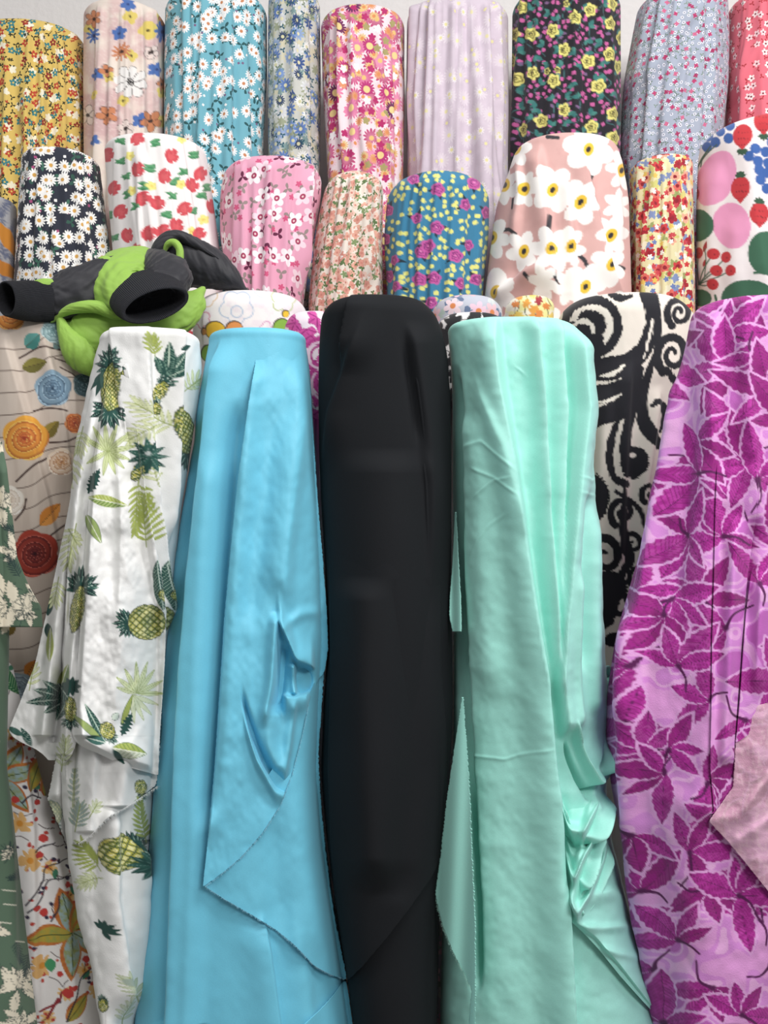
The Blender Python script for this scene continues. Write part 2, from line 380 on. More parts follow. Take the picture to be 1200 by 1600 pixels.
# ------------------------------------------------------------------ cloth hung over an upright bolt
FOLD = 1.6      # how far folds stand out, common to all front cloths
class Bolt:
    """a bolt of cloth stood on end with its cloth falling round it.
       outl: (py, left px, right px) of the two sides at the depth yc of its axis"""
    def __init__(s, yc, outl, top, D, zbase, folds=(), edge=0.3, back=0.6, Dl=None, flat=2.0, gain=1.0):
        s.gain = gain
        s.yc, s.outl, s.top, s.folds, s.edge, s.back, s.zb, s.flat = yc, outl, top, folds, edge, back, zbase, flat
        s.Lc = curve([(a, b) for a, b, c in outl], 56); s.Rc = curve([(a, c) for a, b, c in outl], 56)
        s.D = curve(Dl, 140) if Dl else (lambda y: np.full(np.shape(y), float(D)))
        s.D0 = float(s.D(np.array([float(outl[0][0])]))[0])
    def H(s, px, py):
        h = np.zeros(np.broadcast(px, py).shape)
        for f in s.folds: h = h + f(px, py)
        return h * s.gain
    def depth(s, px, py):
        """distance at which the line of sight through (px, py) meets the smooth cloth"""
        d = np.full(np.broadcast(px, py).shape, s.yc)
        for k in range(14):
            qx, qy = CX + (px - CX) * d / s.yc, CY + (py - CY) * d / s.yc
            l, r = s.Lc(qy), s.Rc(qy); q = np.clip((qx - (l + r) / 2) / ((r - l) / 2), -0.985, 0.985)
            d = 0.5 * d + 0.5 * (s.yc - s.D(qy) * (1 - np.abs(q) ** s.flat) ** (1 / s.flat))
        return d
    def make(s, name, mat, parent=None, step=2.0, ybot=None, painter=None, mode='px', label=None, cat='fabric bolt', group=None, origin=None):
        yc = s.yc; k = yc / F
        y0 = s.outl[0][0]
        hw0 = (s.Rc(y0) - s.Lc(y0)) / 2 * k
        ztop = EYE + (CY - s.top) * (yc - s.D0 * 0.75) / F
        eh = s.edge * hw0
        # rings: (radial scale, z)
        rs = [(0.02, ztop)] + [(q, ztop) for q in np.linspace(0.15, 1 - s.edge, 6)]
        nphi = max(8, int(eh / k / step * 1.5))
        ph = np.linspace(0, math.pi / 2, nphi + 1)[1:]
        rs += [(1 - s.edge + s.edge * math.sin(p), ztop - eh * (1 - math.cos(p))) for p in ph]
        zb = EYE + (CY - (ybot if ybot else s.outl[-1][0])) * k
        zb = max(zb, s.zb + 0.03)
        zz = np.arange(ztop - eh, zb, -step * k)[1:]
        rs += [(1.0, z) for z in zz]
        rs += [(1.0, z) for z in np.linspace(zz[-1], s.zb + 0.005, 9)[1:]]
        rs = np.array(rs); q, z = rs[:, :1], rs[:, 1:]
        py = CY - (z - EYE) / k; py = np.maximum(py, y0)
        wmax = max(b[2] - b[1] for b in s.outl)
        nf = max(24, int(wmax * 1.35 / step)); th = np.radians(np.concatenate([np.linspace(-104, 104, nf), np.linspace(104, 256, 14)[1:-1]]))[None, :]
        e = 2.0 / s.flat
        sx = np.sign(np.sin(th)) * np.abs(np.sin(th)) ** e; cy = np.sign(np.cos(th)) * np.abs(np.cos(th)) ** e
        l, r = s.Lc(py), s.Rc(py); cx = ((l + r) / 2 - CX) * k; hw = (r - l) / 2 * k; D = s.D(py)
        x = cx + q * hw * sx; y = yc - q * D * np.where(cy > 0, cy, cy * s.back); zg = np.broadcast_to(z, x.shape)
        ppx = CX + F * x / y; ppy = CY - F * (zg - EYE) / y
        H = s.H(ppx, ppy)
        wt = sstep(-0.2, 0.25, np.cos(th)) * sstep(1 - s.edge * 1.4, 1.0, q)
        nx, ny = sx / hw, cy / D; nn = np.hypot(nx, ny) + 1e-9
        x2 = x + H * wt * nx / nn; y2 = y - H * wt * ny / nn
        P = np.stack([x2, y2, zg], -1)
        du = np.hypot(np.diff(x2, axis=1), np.diff(y2, axis=1)); u = np.concatenate([np.zeros((len(x2), 1)), np.cumsum(du, 1)], 1)
        c0 = nf // 2; u = u - u[:, c0:c0 + 1]
        dv = np.linalg.norm(np.diff(np.stack([x[:, c0], y[:, c0], zg[:, c0]], -1), axis=0), axis=1); v = np.concatenate([[0], np.cumsum(dv)])
        v = np.broadcast_to(-v[:, None], u.shape)
        uv = np.stack([u, v], -1)
        col = None
        if painter:
            p = Paint(ppx, ppy) if mode == 'px' else Paint(u / k, -v / k); painter(p); col = p.c
        if origin is None: origin = (float((s.Lc(y0) + s.Rc(y0)) / 2 - CX) * k, yc, s.zb)
        s.origin = origin
        o = grid_mesh(name, P, mat, parent, origin, uv, col, closed=True)
        if label: tag(o, label, cat, group)
        return o
    def base(s):
        y0 = s.outl[0][0]; return (float((s.Lc(y0) + s.Rc(y0)) / 2 - CX) * s.yc / F, s.yc, s.zb)
    def sheet(s, name, mat, parent, Lp, Rp, off=0.008, folds=(), follow=1.0, step=2.0, painter=None, label=None, fray=0.0, origin=(0, 0, 0), rim=0.0018, seed=1, smooth=10, tuck=40, dfun=None):
        """loose cloth lying on this bolt; Lp, Rp are (x, y) lists of its two sides, top to bottom"""
        Lc = curve([(y, x) for x, y in Lp], smooth); Rc = curve([(y, x) for x, y in Rp], smooth)
        y0 = max(Lp[0][1], Rp[0][1]); y1 = min(Lp[-1][1], Rp[-1][1])
        py = np.linspace(y0, y1, max(4, int((y1 - y0) / step) + 1))[:, None]
        l, r = Lc(py), Rc(py); C = max(6, int(np.max(r - l) / step) + 1)
        t = np.linspace(0, 1, C)[None, :]
        if fray:
            n = len(py); rr = np.random.RandomState(seed); l = l + rr.uniform(-fray, fray, (n, 1)) * 0.6; r = r + rr.uniform(-fray, fray, (n, 1))
        px = l + (r - l) * t; py = np.broadcast_to(py, px.shape)
        h = np.zeros(px.shape)
        for f in folds: h = h + f(px, py)
        h = h * s.gain
        o_ = off(px, py) if callable(off) else off
        if tuck: o_ = o_ - 0.010 * (1 - sstep(y0, y0 + tuck, py))      # the upper edge slips under the cloth above
        d = (dfun(px, py) if dfun else s.depth(px, py) - s.H(px, py) * follow) - o_ - h
        P = np.stack([(px - CX) * d / F, d, EYE + (CY - py) * d / F], -1)
        k = s.yc / F
        du = np.linalg.norm(np.diff(P, axis=1), axis=2); u = np.concatenate([np.zeros((len(P), 1)), np.cumsum(du, 1)], 1)
        uv = np.stack([u + (l - CX) * k, -(py) * k], -1)
        col = None
        if painter: p = Paint(px, py); painter(p); col = p.c
        ob = grid_mesh(name, P, mat, parent, origin, uv, col, rim=rim)
        if label: ob['label'] = label
        return ob

# ------------------------------------------------------------------ the setting: floor, back wall, two platform steps (all but the wall hidden by the cloth)
def box(name, x0, x1, y0, y1, z0, z1, mat):
    me = bpy.data.meshes.new(name)
    v = [(x, y, z) for x in (x0, x1) for y in (y0, y1) for z in (z0, z1)]
    me.from_pydata(v, [], [(0, 1, 3, 2), (4, 6, 7, 5), (0, 4, 5, 1), (2, 3, 7, 6), (0, 2, 6, 4), (1, 5, 7, 3)])
    me.materials.append(mat); o = bpy.data.objects.new(name, me); COL.objects.link(o); o['kind'] = 'structure'; return o
def paint_wall(name, c, sc=60):
    b = NB(name); tc = b.n.new('ShaderNodeTexCoord'); f = b.noise(tc.outputs['Object'], sc, 4)
    b._in(b.bs.inputs['Base Color'], b.mix(f, L4(c), L4([q - 8 for q in c]))); b.bs.inputs['Roughness'].default_value = 0.85
    bp = b.n.new('ShaderNodeBump'); bp.inputs['Distance'].default_value = 0.002; b._in(bp.inputs['Height'], f); b.link(bp.outputs[0], b.bs.inputs['Normal'])
    return b.mat
M_wall = paint_wall('white_wall_paint', (226, 222, 220)); M_floor = paint_wall('grey_floor', (150, 146, 140), 8)
box('wall_back', -2.2, 2.2, 2.40, 2.5, 0, 3.2, M_wall)
box('floor', -2.2, 2.2, -1.5, 2.5, -0.1, 0.0, M_floor)
box('platform_step_1', -2.0, 2.0, 1.83, 2.40, 0.0, 0.35, M_wall)      # lower platform step
box('platform_step_2', -2.0, 2.0, 2.06, 2.40, 0.35, 0.75, M_wall)     # upper platform step

# ------------------------------------------------------------------ back row of printed bolts
W3, W2, W1 = 2.2, 1.95, 1.74
def row(yc, L, R, top, bot, seed, n=9, amp=0.006, Lb=None, Rb=None, D=0.105, zb=0.75, y0=None, lean=0.0, extra=(), edge=0.17, conv=0.0, flat=2.2):
    y0 = top + 16 if y0 is None else y0
    Lb = L if Lb is None else Lb; Rb = R if Rb is None else Rb
    o = [(y0, L, R), ((y0 + bot) / 2, (L + Lb) / 2 - 1, (R + Rb) / 2 + 1), (bot, Lb, Rb), (bot + 130, Lb * .9 + Rb * .1, Rb * .9 + Lb * .1)]
    return Bolt(yc, o, top, D, zb, [pleats(seed, n + 2, amp * 1.6, o[:3], conv=conv, lean=lean)] + list(extra), edge=edge, flat=flat)

M = floral('yellow_ditsy_print', (224, 190, 92), [
    dict(sc=62, R=0.42, n=3, dep=0.95, p=2.5, prob=0.6, cols=[(52, 52, 30)], rnd=0.9),
    dict(sc=40, R=0.40, n=5, dep=0.45, prob=0.42, cols=[(240, 232, 205)], rnd=0.8, off=9.1),
    dict(sc=46, R=0.40, n=5, dep=0.5, prob=0.62, cols=[(44, 128, 138), (44, 128, 138), (196, 62, 40), (150, 40, 34)], rc=0.1, cc=(230, 190, 90), rnd=0.85, off=4.4),
    dict(sc=75, R=0.32, n=4, dep=0.7, prob=0.35, cols=[(46, 48, 28), (190, 60, 40)], rnd=0.9, off=14.2)])
row(W3, -42, 132, 33, 320, 11, 9, 0.008).make('fabric_bolt', M, step=2.2, label='mustard yellow bolt with tiny teal and red flowers in the back row')

def p_big_pastel(p):
    p.fill((222, 190, 184)); p.mottle((232, 216, 202), 26, 34, 0.42, 0.62, 4); p.mottle((208, 168, 168), 30, 40, 0.55, 0.7, 9, 0.8); p.mottle((238, 226, 216), 3, 3, 0.55, 0.75, 8, 0.35)
    DK = (60, 48, 46); OR = (208, 128, 84); BL = (70, 108, 180); YE = (226, 202, 96)
    for x, y, R in [(203, 27, 12), (230, 48, 15), (205, 88, 10), (172, 122, 9), (150, 150, 8), (192, 160, 9), (250, 190, 11), (249, 145, 10), (139, 45, 9), (248, 28, 9), (185, 230, 10)]:
        p.flower(x, y, R, 4, x * 7, YE, 0.25, cr=2.2, cc=(80, 70, 40))
    for x, y, R in [(186, 53, 12), (154, 118, 11), (240, 110, 12), (216, 190, 12), (151, 222, 10), (200, 7, 13)]:
        p.flower(x, y, R, 5, x * 3, BL, 0.4, cr=2, cc=(40, 60, 120))
    p.flower(254, 50, 18, 10, 0, BL, 0.75, pw=0.5, cr=3, cc=(50, 60, 110)); p.flower(147, 56, 13, 9, 0, BL, 0.7, cr=3, cc=(50, 60, 110))
    for x, y, R, n in [(190, 83, 15, 11), (147, 30, 14, 6), (170, 182, 15, 5), (233, 190, 17, 5), (168, 112, 10, 4), (251, 132, 11, 5), (258, 30, 11, 5)]:
        p.flower(x, y, R, n, x, OR, 0.45 if n < 8 else 0.7, cr=3, cc=(70, 46, 40), line=DK if n < 8 else None, lw=0.8)
    for x, y, R in [(233, 83, 11), (137, 180, 16), (196, 204, 13)]: p.flower(x, y, R, 5, x, (228, 208, 200), 0.4, cr=3, cc=DK, line=DK, lw=0.8)
    p.flower(203, 130, 26, 8, 12, (234, 230, 226), 0.38, pw=0.7, cr=6, cc=(34, 28, 30), line=DK, lw=0.8)
    for k in range(8): p.ell(203 + 3.4 * math.cos(k * .8), 130 + 3.4 * math.sin(k * .8), 0.7, 0.7, 0, (230, 225, 220))
row(W3, 136, 258, 3, 260, 23, 7, 0.006).make('fabric_bolt', painted('pastel_flower_print'), step=1.5, painter=p_big_pastel, label='beige pink bolt with large loose blue, orange and white outlined flowers')

M = floral('blue_daisy_print', (106, 178, 196), [
    dict(sc=40, R=0.50, n=3, dep=0.95, p=3, prob=0.6, cols=[(38, 88, 92)], rnd=0.9),
    dict(sc=52, R=0.16, n=4, dep=0.3, prob=0.35, cols=[(238, 238, 235), (120, 90, 130)], rnd=0.9, off=7.7),
    dict(sc=33, R=0.44, n=13, dep=0.45, prob=0.7, cols=[(236, 235, 234)], rc=0.12, cc=(206, 130, 84), rnd=0.8, off=3.1),
    dict(sc=33, R=0.38, n=11, dep=0.45, prob=0.35, cols=[(236, 234, 232)], rc=0.11, cc=(206, 132, 80), rnd=0.8, off=21.3)])
b3 = Bolt(W3, [(0, 261, 417), (120, 259, 417), (230, 259, 411), (300, 286, 408), (340, 316, 406), (460, 325, 400)], -14, 0.105, 0.75, [pleats(31, 10, 0.011, [(0, 261, 417), (340, 270, 410)])], flat=2.2, edge=.17)
b3.make('fabric_bolt', M, step=2.0, label='sky blue bolt scattered with white daisies in the back row')

M = floral('blue_garden_print', (196, 198, 190), [
    dict(sc=42, R=0.50, n=7, dep=0.55, prob=0.8, cols=[(154, 162, 132), (206, 200, 170), (120, 150, 150)], rnd=0.9, wob=0.3),
    dict(sc=30, R=0.48, n=10, dep=0.5, prob=0.8, cols=[(94, 130, 196), (150, 176, 216), (226, 228, 226), (60, 88, 150)], rc=0.12, cc=(220, 214, 170), rnd=0.85, off=5.5, dark=0.4, darkc=(50, 70, 130)),
    dict(sc=34, R=0.42, n=13, dep=0.5, prob=0.42, cols=[(232, 232, 228), (104, 140, 204), (40, 62, 104)], rc=0.13, cc=(210, 206, 160), rnd=0.9, off=15.5),
    dict(sc=60, R=0.4, n=3, dep=0.9, p=2, prob=0.5, cols=[(44, 92, 110), (116, 134, 110)], rnd=0.9, off=25)])
row(W3, 420, 500, -16, 262, 45, 4, 0.006, y0=0, D=0.08, extra=[vf([(462, -20), (463, 120), (476, 260)], 0.012, 12, 3)]).make('fabric_bolt', M, step=2.0, label='narrow bolt crowded with soft blue and white watercolour blooms')

M = floral('magenta_aster_print', (236, 214, 220), [
    dict(sc=25, R=0.54, n=14, dep=0.4, prob=0.95, cols=[(208, 52, 124), (226, 110, 158), (190, 36, 106)], rc=0.13, cc=(232, 190, 110), rnd=0.85, dark=0.35, darkc=(240, 200, 210)),
    dict(sc=40, R=0.45, n=12, dep=0.5, prob=0.62, cols=[(240, 196, 206), (226, 150, 104), (226, 190, 120)], rc=0.16, cc=(226, 140, 80), rnd=0.9, off=6.3),
    dict(sc=22, R=0.42, n=16, dep=0.4, prob=0.38, cols=[(200, 46, 120), (104, 36, 88), (236, 128, 172)], rc=0.17, cc=(238, 206, 132), rnd=0.8, off=12.9, dark=0.4, darkc=(130, 30, 90)),
    dict(sc=44, R=0.40, n=5, dep=0.4, prob=0.3, cols=[(190, 36, 104), (242, 236, 238), (168, 156, 96)], rnd=0.9, off=30)])
row(W3, 501, 632, 11, 280, 52, 8, 0.008, Lb=512, Rb=628, extra=[vf([(552, 20), (560, 140), (575, 280)], 0.01, 14, 3)]).make('fabric_bolt', M, step=2.0, label='bolt packed with magenta, pink and orange aster heads on white')

M = floral('lilac_daisy_print', (206, 190, 204), [
    dict(sc=24, R=0.42, n=14, dep=0.45, prob=0.75, cols=[(212, 199, 209)], rc=0.10, cc=(222, 212, 160), rnd=0.75),
    dict(sc=34, R=0.3, n=9, dep=0.5, prob=0.4, cols=[(196, 178, 194), (222, 214, 216)], rc=0.12, cc=(222, 212, 150), rnd=0.9, off=8)], base2=(198, 182, 196))
row(W3, 636, 793, -3, 285, 67, 10, 0.009).make('fabric_bolt', M, step=2.0, label='pale lilac bolt with faint white daisies and yellow dots in the back row')

def p_black_rose(p):
    p.fill((33, 31, 40)); r = random.Random(3)
    for x, y in scatter(r, 780, 990, -30, 260, 10.5):
        q = r.random()
        if q < 0.62: a = r.uniform(-40, 220); p.leaf(x, y - 3.4, 7.4, 3.0, r.uniform(60, 120), (198, 84, 150))
        elif q < 0.75: p.leaf(x, y, 8, 2.4, r.uniform(0, 360), (120, 86, 130))
    for x, y in scatter(r, 780, 990, -30, 260, 26):
        a = r.uniform(0, 360); p.leaf(x, y, 12, 3.4, a, (46, 116, 112)); p.leaf(x, y, 10, 3.0, a + 70, (60, 130, 120))
        p.stroke([(x, y), (x + 9 * math.cos(a), y + 12), (x + 2, y + 20)], 0.5, (60, 110, 112))
    for X, Y in [(107, 35), (75, 155), (147, 155), (240, 140), (338, 85), (405, 45), (500, 20), (490, 110), (290, 225), (395, 275), (480, 250), (525, 300), (55, 270), (155, 330), (90, 355), (245, 365), (435, 390), (45, 455), (290, 495), (190, 540), (115, 580), (495, 515), (410, 570), (500, 620), (40, 645), (300, 20), (215, 320), (262, 318), (545, 170)]:
        x, y = 780 + X / 2.857, Y / 2.857; R = 10.5 if X not in (300, 215, 262) else 5; sq = 0.75 + 0.25 * r.random()
        p.flower(x, y, R + 1, 5, X, (226, 216, 112), 0.28, squash=sq); p.ring(x, y, R * 0.55, 0.9, (120, 116, 50), 5, 0.3, X); p.ell(x - 1, y, 2.6, 3.2, 0, (52, 46, 40)); p.ell(x - 0.5, y + 0.5, 1.2, 1.5, 0, (200, 190, 90))
row(W3, 801, 967, -20, 245, 71, 9, 0.006, y0=-4, Rb=966).make('fabric_bolt', painted('black_yellow_rose_print'), step=1.5, painter=p_black_rose, label='black bolt with yellow roses and small pink hearts in the back row')

M = floral('grey_blue_ditsy_print', (160, 169, 188), [
    dict(sc=80, R=0.40, n=3, dep=0.95, p=3.5, prob=0.6, cols=[(112, 136, 112), (96, 120, 100)], rnd=0.95),
    dict(sc=92, R=0.34, n=6, dep=0.35, prob=0.62, cols=[(226, 226, 236)], rc=0.12, cc=(60, 70, 110), rnd=0.85, off=5),
    dict(sc=56, R=0.30, n=4, dep=0.5, prob=0.55, cols=[(192, 48, 104), (170, 40, 92), (206, 92, 132)], rnd=0.9, off=9.5, wob=0.2)])
o8 = [(0, 1000, 1131), (60, 988, 1134), (140, 974, 1133), (260, 968, 1120), (400, 990, 1105)]
b8 = Bolt(W3, o8, -20, 0.105, 0.75, [pleats(83, 8, 0.007, o8), vf([(1100, -10), (1060, 60), (1016, 120), (985, 165)], 0.012, 40, 9), vf([(1085, 40), (1060, 150), (1040, 260)], 0.008, 14, 5), vf([(1020, 0), (1000, 70), (984, 120)], 0.006, 6, 9)], flat=2.2, edge=.17)
b8.make('fabric_bolt', M, step=2.0, label='grey blue ditsy floral bolt pulled aside in a slanting fold')

M = floral('coral_blossom_print', (236, 104, 122), [
    dict(sc=66, R=0.42, n=3, dep=0.9, p=2.5, prob=0.45, cols=[(186, 46, 56)], rnd=0.95),
    dict(sc=46, R=0.36, n=5, dep=0.5, prob=0.6, cols=[(244, 206, 208), (246, 226, 222)], rc=0.1, cc=(130, 30, 50), rnd=0.9, off=5)])
row(W3, 1140, 1300, -22, 220, 93, 7, 0.006, y0=0, Lb=1135, extra=[vf([(1190, 60), (1160, 140), (1130, 180)], 0.01, 20, 5)]).make('fabric_bolt', M, step=2.2, label='coral pink bolt with small pale blossoms at the far right of the back row')

# ------------------------------------------------------------------ middle row
def p_feather(p):
    p.fill((176, 176, 180)); r = random.Random(8)
    for x, y in scatter(r, -60, 40, 300, 480, 22):
        p.frond(x, y, r.uniform(60, 120), 26, 7, 10, (104, 112, 140), w=1.0)
    p.leaf(-4, 345, 70, 9, 64, (222, 140, 40)); p.leaf(-30, 400, 80, 10, 30, (216, 132, 40))
row(W2, -90, 24, 301, 470, 101, 5, 0.004, zb=0.35, D=0.08).make('fabric_bolt', painted('feather_print'), step=2.0, painter=p_feather, label='grey feather print bolt with an orange leaf cut off by the left edge')

M = floral('navy_daisy_print', (43, 47, 62), [
    dict(sc=38, R=0.5, n=3, dep=0.92, p=2.2, prob=0.5, cols=[(60, 112, 92), (48, 92, 78)], rnd=0.9),
    dict(sc=50, R=0.17, n=4, dep=0.3, prob=0.45, cols=[(236, 234, 230), (236, 234, 230), (170, 70, 120)], rnd=0.9, off=7.7),
    dict(sc=34, R=0.46, n=13, dep=0.42, prob=0.9, cols=[(240, 238, 234), (246, 244, 240)], rc=0.13, cc=(220, 164, 74), rnd=0.7, off=3.1),
    dict(sc=34, R=0.38, n=12, dep=0.42, prob=0.4, cols=[(236, 234, 230)], rc=0.12, cc=(214, 158, 74), rnd=0.8, off=22.3)])
row(W2, 41, 153, 232, 470, 113, 7, 0.006, Lb=26, Rb=179, zb=0.35, D=0.09).make('fabric_bolt', M, step=1.8, label='dark navy bolt covered with white daisies above the jacket')

def p_tulip(p):
    p.fill((238, 233, 231)); r = random.Random(5); G = (62, 140, 88)
    T = lambda X, Y: (X / 2.857, 200 + Y / 2.857)
    for X, Y in [(545, 65), (700, 70), (680, 185), (575, 220), (820, 200), (870, 120), (620, 355), (770, 310), (750, 400), (905, 310), (865, 370), (520, 490), (490, 390), (550, 150), (660, 270), (580, 300), (785, 240), (925, 270)]:
        x, y = T(X, Y); a = r.uniform(150, 330)
        for k in range(3): p.leaf(x + 6, y - 6 + 5 * k, 18, 3.4, 150 + 25 * k + r.uniform(-20, 20), G, c2=(92, 164, 110))
    for X, Y in [(590, 130), (600, 285), (680, 265), (805, 255), (905, 410), (810, 50), (850, 465)]:
        x, y = T(X, Y); p.flower(x, y, 8, 5, X, (238, 226, 122), 0.35, cr=2, cc=(226, 200, 90))
    for X, Y in [(482, 120), (615, 50), (765, 125), (625, 195), (735, 220), (512, 270), (855, 255), (895, 205), (545, 375), (650, 325), (705, 340), (820, 365), (945, 350), (575, 480), (675, 480), (730, 470), (785, 440), (885, 475), (620, 555), (560, 640), (720, 600), (840, 590), (930, 640), (650, 720), (790, 720), (880, 800), (590, 820), (720, 850), (820, 920), (640, 940)]:
        x, y = T(X, Y); R = 12.2
        i, dx, dy = p.near(x, y, R + 5); q = r.uniform(-.9, .9); dx, dy = dx * math.cos(q) + dy * math.sin(q), dy * math.cos(q) - dx * math.sin(q); a = np.arctan2(dy, dx); rr = np.hypot(dx / 0.86, dy)
        rad = R * (1 - 0.28 * (np.abs(np.cos(2.2 * (a + 0.6))) < 0.35) * (dx > 0)); e = rad - rr
        e = np.where(dx > R * 0.55, np.minimum(e, R * (0.62 + 0.3 * np.abs(np.sin(dy / R * 5))) - dx), e)
        p.put(i, sstep(-.7, .7, e), (222, 74, 84)); p.put(i, sstep(-.7, .7, e - 2.5) * sstep(0.45, 0.75, fbm(dx / 4, dy / 4, 4)) * 0.5, (196, 52, 66)); p.put(i, sstep(-1, 1, e - 6) * 0.25, (238, 120, 120))
row(W2, 166, 320, 211, 440, 127, 7, 0.005, Lb=184, Rb=349, zb=0.35, D=0.10, extra=[vf([(219, 216), (228, 270), (236, 330), (246, 420)], 0.016, 18, 4)]).make('fabric_bolt', painted('red_tulip_print', crumple=0.3), step=1.5, painter=p_tulip, label='white bolt with red tulips and green leaves behind the jacket')

M = floral('pink_blossom_print', (230, 156, 184), [
    dict(sc=36, R=0.42, n=3, dep=0.9, p=2.0, prob=0.7, cols=[(150, 132, 128), (150, 132, 128), (104, 30, 66)], rnd=0.85),
    dict(sc=46, R=0.3, n=5, dep=0.5, prob=0.3, cols=[(216, 78, 124)], rnd=0.9, off=8),
    dict(sc=25, R=0.46, n=5, dep=0.5, prob=0.62, cols=[(244, 230, 234), (246, 234, 238), (240, 208, 220)], rc=0.14, cc=(170, 40, 86), rd=0.05, cd=(240, 200, 200), rnd=0.75, off=3.3)])
b13 = Bolt(W2, [(262, 354, 503), (315, 345, 501), (380, 346, 489), (470, 366, 474), (600, 372, 468)], 243, 0.10, 0.35, [pleats(131, 9, 0.009, [(262, 354, 503), (470, 366, 474)]), vf([(485, 255), (474, 330), (468, 460)], 0.014, 12, 3)], flat=2.2)
b13.make('fabric_bolt', M, step=1.8, label='pink bolt with white blossoms and maroon sprigs in the middle row')

M = floral('peach_rosebud_print', (234, 220, 206), [
    dict(sc=62, R=0.5, n=5, dep=0.6, prob=0.75, cols=[(126, 150, 96), (94, 122, 70)], rnd=0.95, wob=0.3),
    dict(sc=60, R=0.50, n=4, dep=0.35, prob=0.9, cols=[(226, 164, 142), (218, 146, 128), (236, 196, 178)], rc=0.14, cc=(206, 126, 110), rnd=0.9, off=6, wob=0.2),
    dict(sc=90, R=0.38, n=3, dep=0.8, prob=0.4, cols=[(240, 232, 222), (88, 116, 66), (226, 160, 140)], rnd=0.95, off=16)])
b14 = Bolt(W2, [(282, 512, 600), (330, 500, 597), (390, 490, 596), (475, 482, 598), (600, 490, 590)], 262, 0.075, 0.35, [pleats(143, 7, 0.009, [(282, 512, 600), (475, 482, 598)]), vf([(560, 300), (575, 370), (592, 470)], 0.014, 16, 4), bump(575, 455, 14, 40, -0.012)], edge=0.6, flat=2.0)
b14.make('fabric_bolt', M, step=1.8, label='small bolt of cream cloth with dense peach rosebuds and green leaves')

def p_blue_rose(p):
    p.fill((46, 124, 164)); r = random.Random(15); T = lambda X, Y: (330 + X / 2.667, 220 + Y / 2.667)
    roses = [T(X, Y) for X, Y in [(845, 160), (945, 205), (1095, 175), (1055, 270), (1145, 300), (860, 325), (940, 365), (1070, 435), (725, 410), (880, 465), (1010, 485), (740, 290), (930, 575), (870, 580), (1030, 600), (745, 565), (785, 610), (1100, 580), (905, 440), (775, 500)]]
    roses += [(x, y) for x, y in scatter(r, 600, 770, 484, 640, 32)]
    for x, y in scatter(r, 595, 780, 255, 640, 11.5):
        if min(math.hypot(x - a, y - b) for a, b in roses) < 11: continue
        if r.random() < 0.85: p.leaf(x, y + 4, 8.4, 3.3, -90 + r.uniform(-40, 40), (222, 222, 116))
    for x, y in roses:
        a = r.uniform(0, 360)
        for k in range(2): p.leaf(x, y, 17, 3, a + 100 * k, (28, 48, 62))
        R = r.uniform(8.5, 11.5); p.flower(x, y, R, 5, a, (196, 76, 154), 0.2); p.ring(x, y, R * 0.6, 0.7, (120, 36, 110), 5, 0.25, a); p.ring(x - 1, y - 1, R * 0.32, 0.7, (120, 36, 110), 3, 0.3, a); p.ell(x, y, 1, 1, 0, (230, 140, 190))
o15 = [(285, 612, 758), (310, 605, 764), (370, 600, 763), (480, 606, 752), (600, 612, 742)]
Bolt(W2, o15, 263, 0.10, 0.35, [pleats(151, 10, 0.009, o15)], edge=0.45).make('fabric_bolt', painted('teal_rose_print'), step=1.5, painter=p_blue_rose, label='teal blue bolt with pink roses and yellow heart petals')

def p_white_flower(p):
    p.fill((216, 166, 160)); p.mottle((208, 156, 150), 20, 26, 0.45, 0.65, 2, 0.5); T = lambda X, Y: (740 + X / 2.609, 180 + Y / 2.609)
    for pts in [[(492, 205), (485, 240), (475, 262)], [(165, 345), (163, 380)], [(125, 468), (150, 468), (175, 485)], [(314, 418), (308, 475)], [(432, 575), (450, 595), (460, 620)], [(330, 660), (350, 712)], [(580, 610), (615, 625)], [(222, 655), (240, 680)], [(300, 88), (345, 92)]]:
        p.stroke([T(*q) for q in pts], [3.0] * (len(pts) - 1) + [2.6], (52, 50, 56))
    W = (243, 238, 233)
    for X, Y, R, sq in [(172, 140, 66, .8), (468, 140, 88, 1), (125, 285, 66, .75), (215, 305, 64, .6), (322, 305, 82, .9), (430, 360, 78, .8), (605, 225, 70, .7), (585, 370, 58, .7), (560, 490, 70, .8), (75, 500, 74, .8), (205, 555, 70, .8), (320, 553, 80, .8), (395, 540, 70, .5), (545, 615, 74, .8), (90, 720, 80, .9), (455, 700, 80, .8), (290, 690, 58, .7), (380, 700, 62, .6)]:
        x, y = T(X, Y); R /= 2.3; k = 6; a0 = X * 1.7
        for j in range(k):
            a = math.radians(a0 + 60 * j); p.ell(x + math.cos(a) * R * 0.62 * sq, y + math.sin(a) * R * 0.62, R * 0.46, R * 0.40 * max(sq, .7), a0 + 60 * j, W, rough=0.5)
        p.ell(x, y, R * 0.5 * sq, R * 0.5, 0, W)
    for X, Y in [(120, 880), (300, 860), (470, 880), (580, 800), (200, 1010), (380, 1010), (540, 1040)]:
        x, y = T(X, Y); p.flower(x, y, 32, 6, X, W, 0.3); p.ell(x, y, 8.2, 11, 20, (236, 190, 44)); p.ell(x, y, 3.6, 5, 25, (44, 40, 44))
    for X, Y in [(172, 135), (468, 140), (125, 285), (215, 305), (322, 305), (430, 360), (605, 225), (560, 490), (75, 500), (205, 555), (320, 553), (395, 540), (545, 615), (90, 720), (455, 700)]:
        x, y = T(X, Y); p.ell(x, y, 8.2, 11, 20, (236, 190, 44)); p.ell(x, y, 3.6, 5.0, 25, (44, 40, 44))
o16 = [(228, 808, 957), (262, 797, 971), (320, 776, 979), (400, 765, 981), (475, 756, 983), (620, 772, 972)]
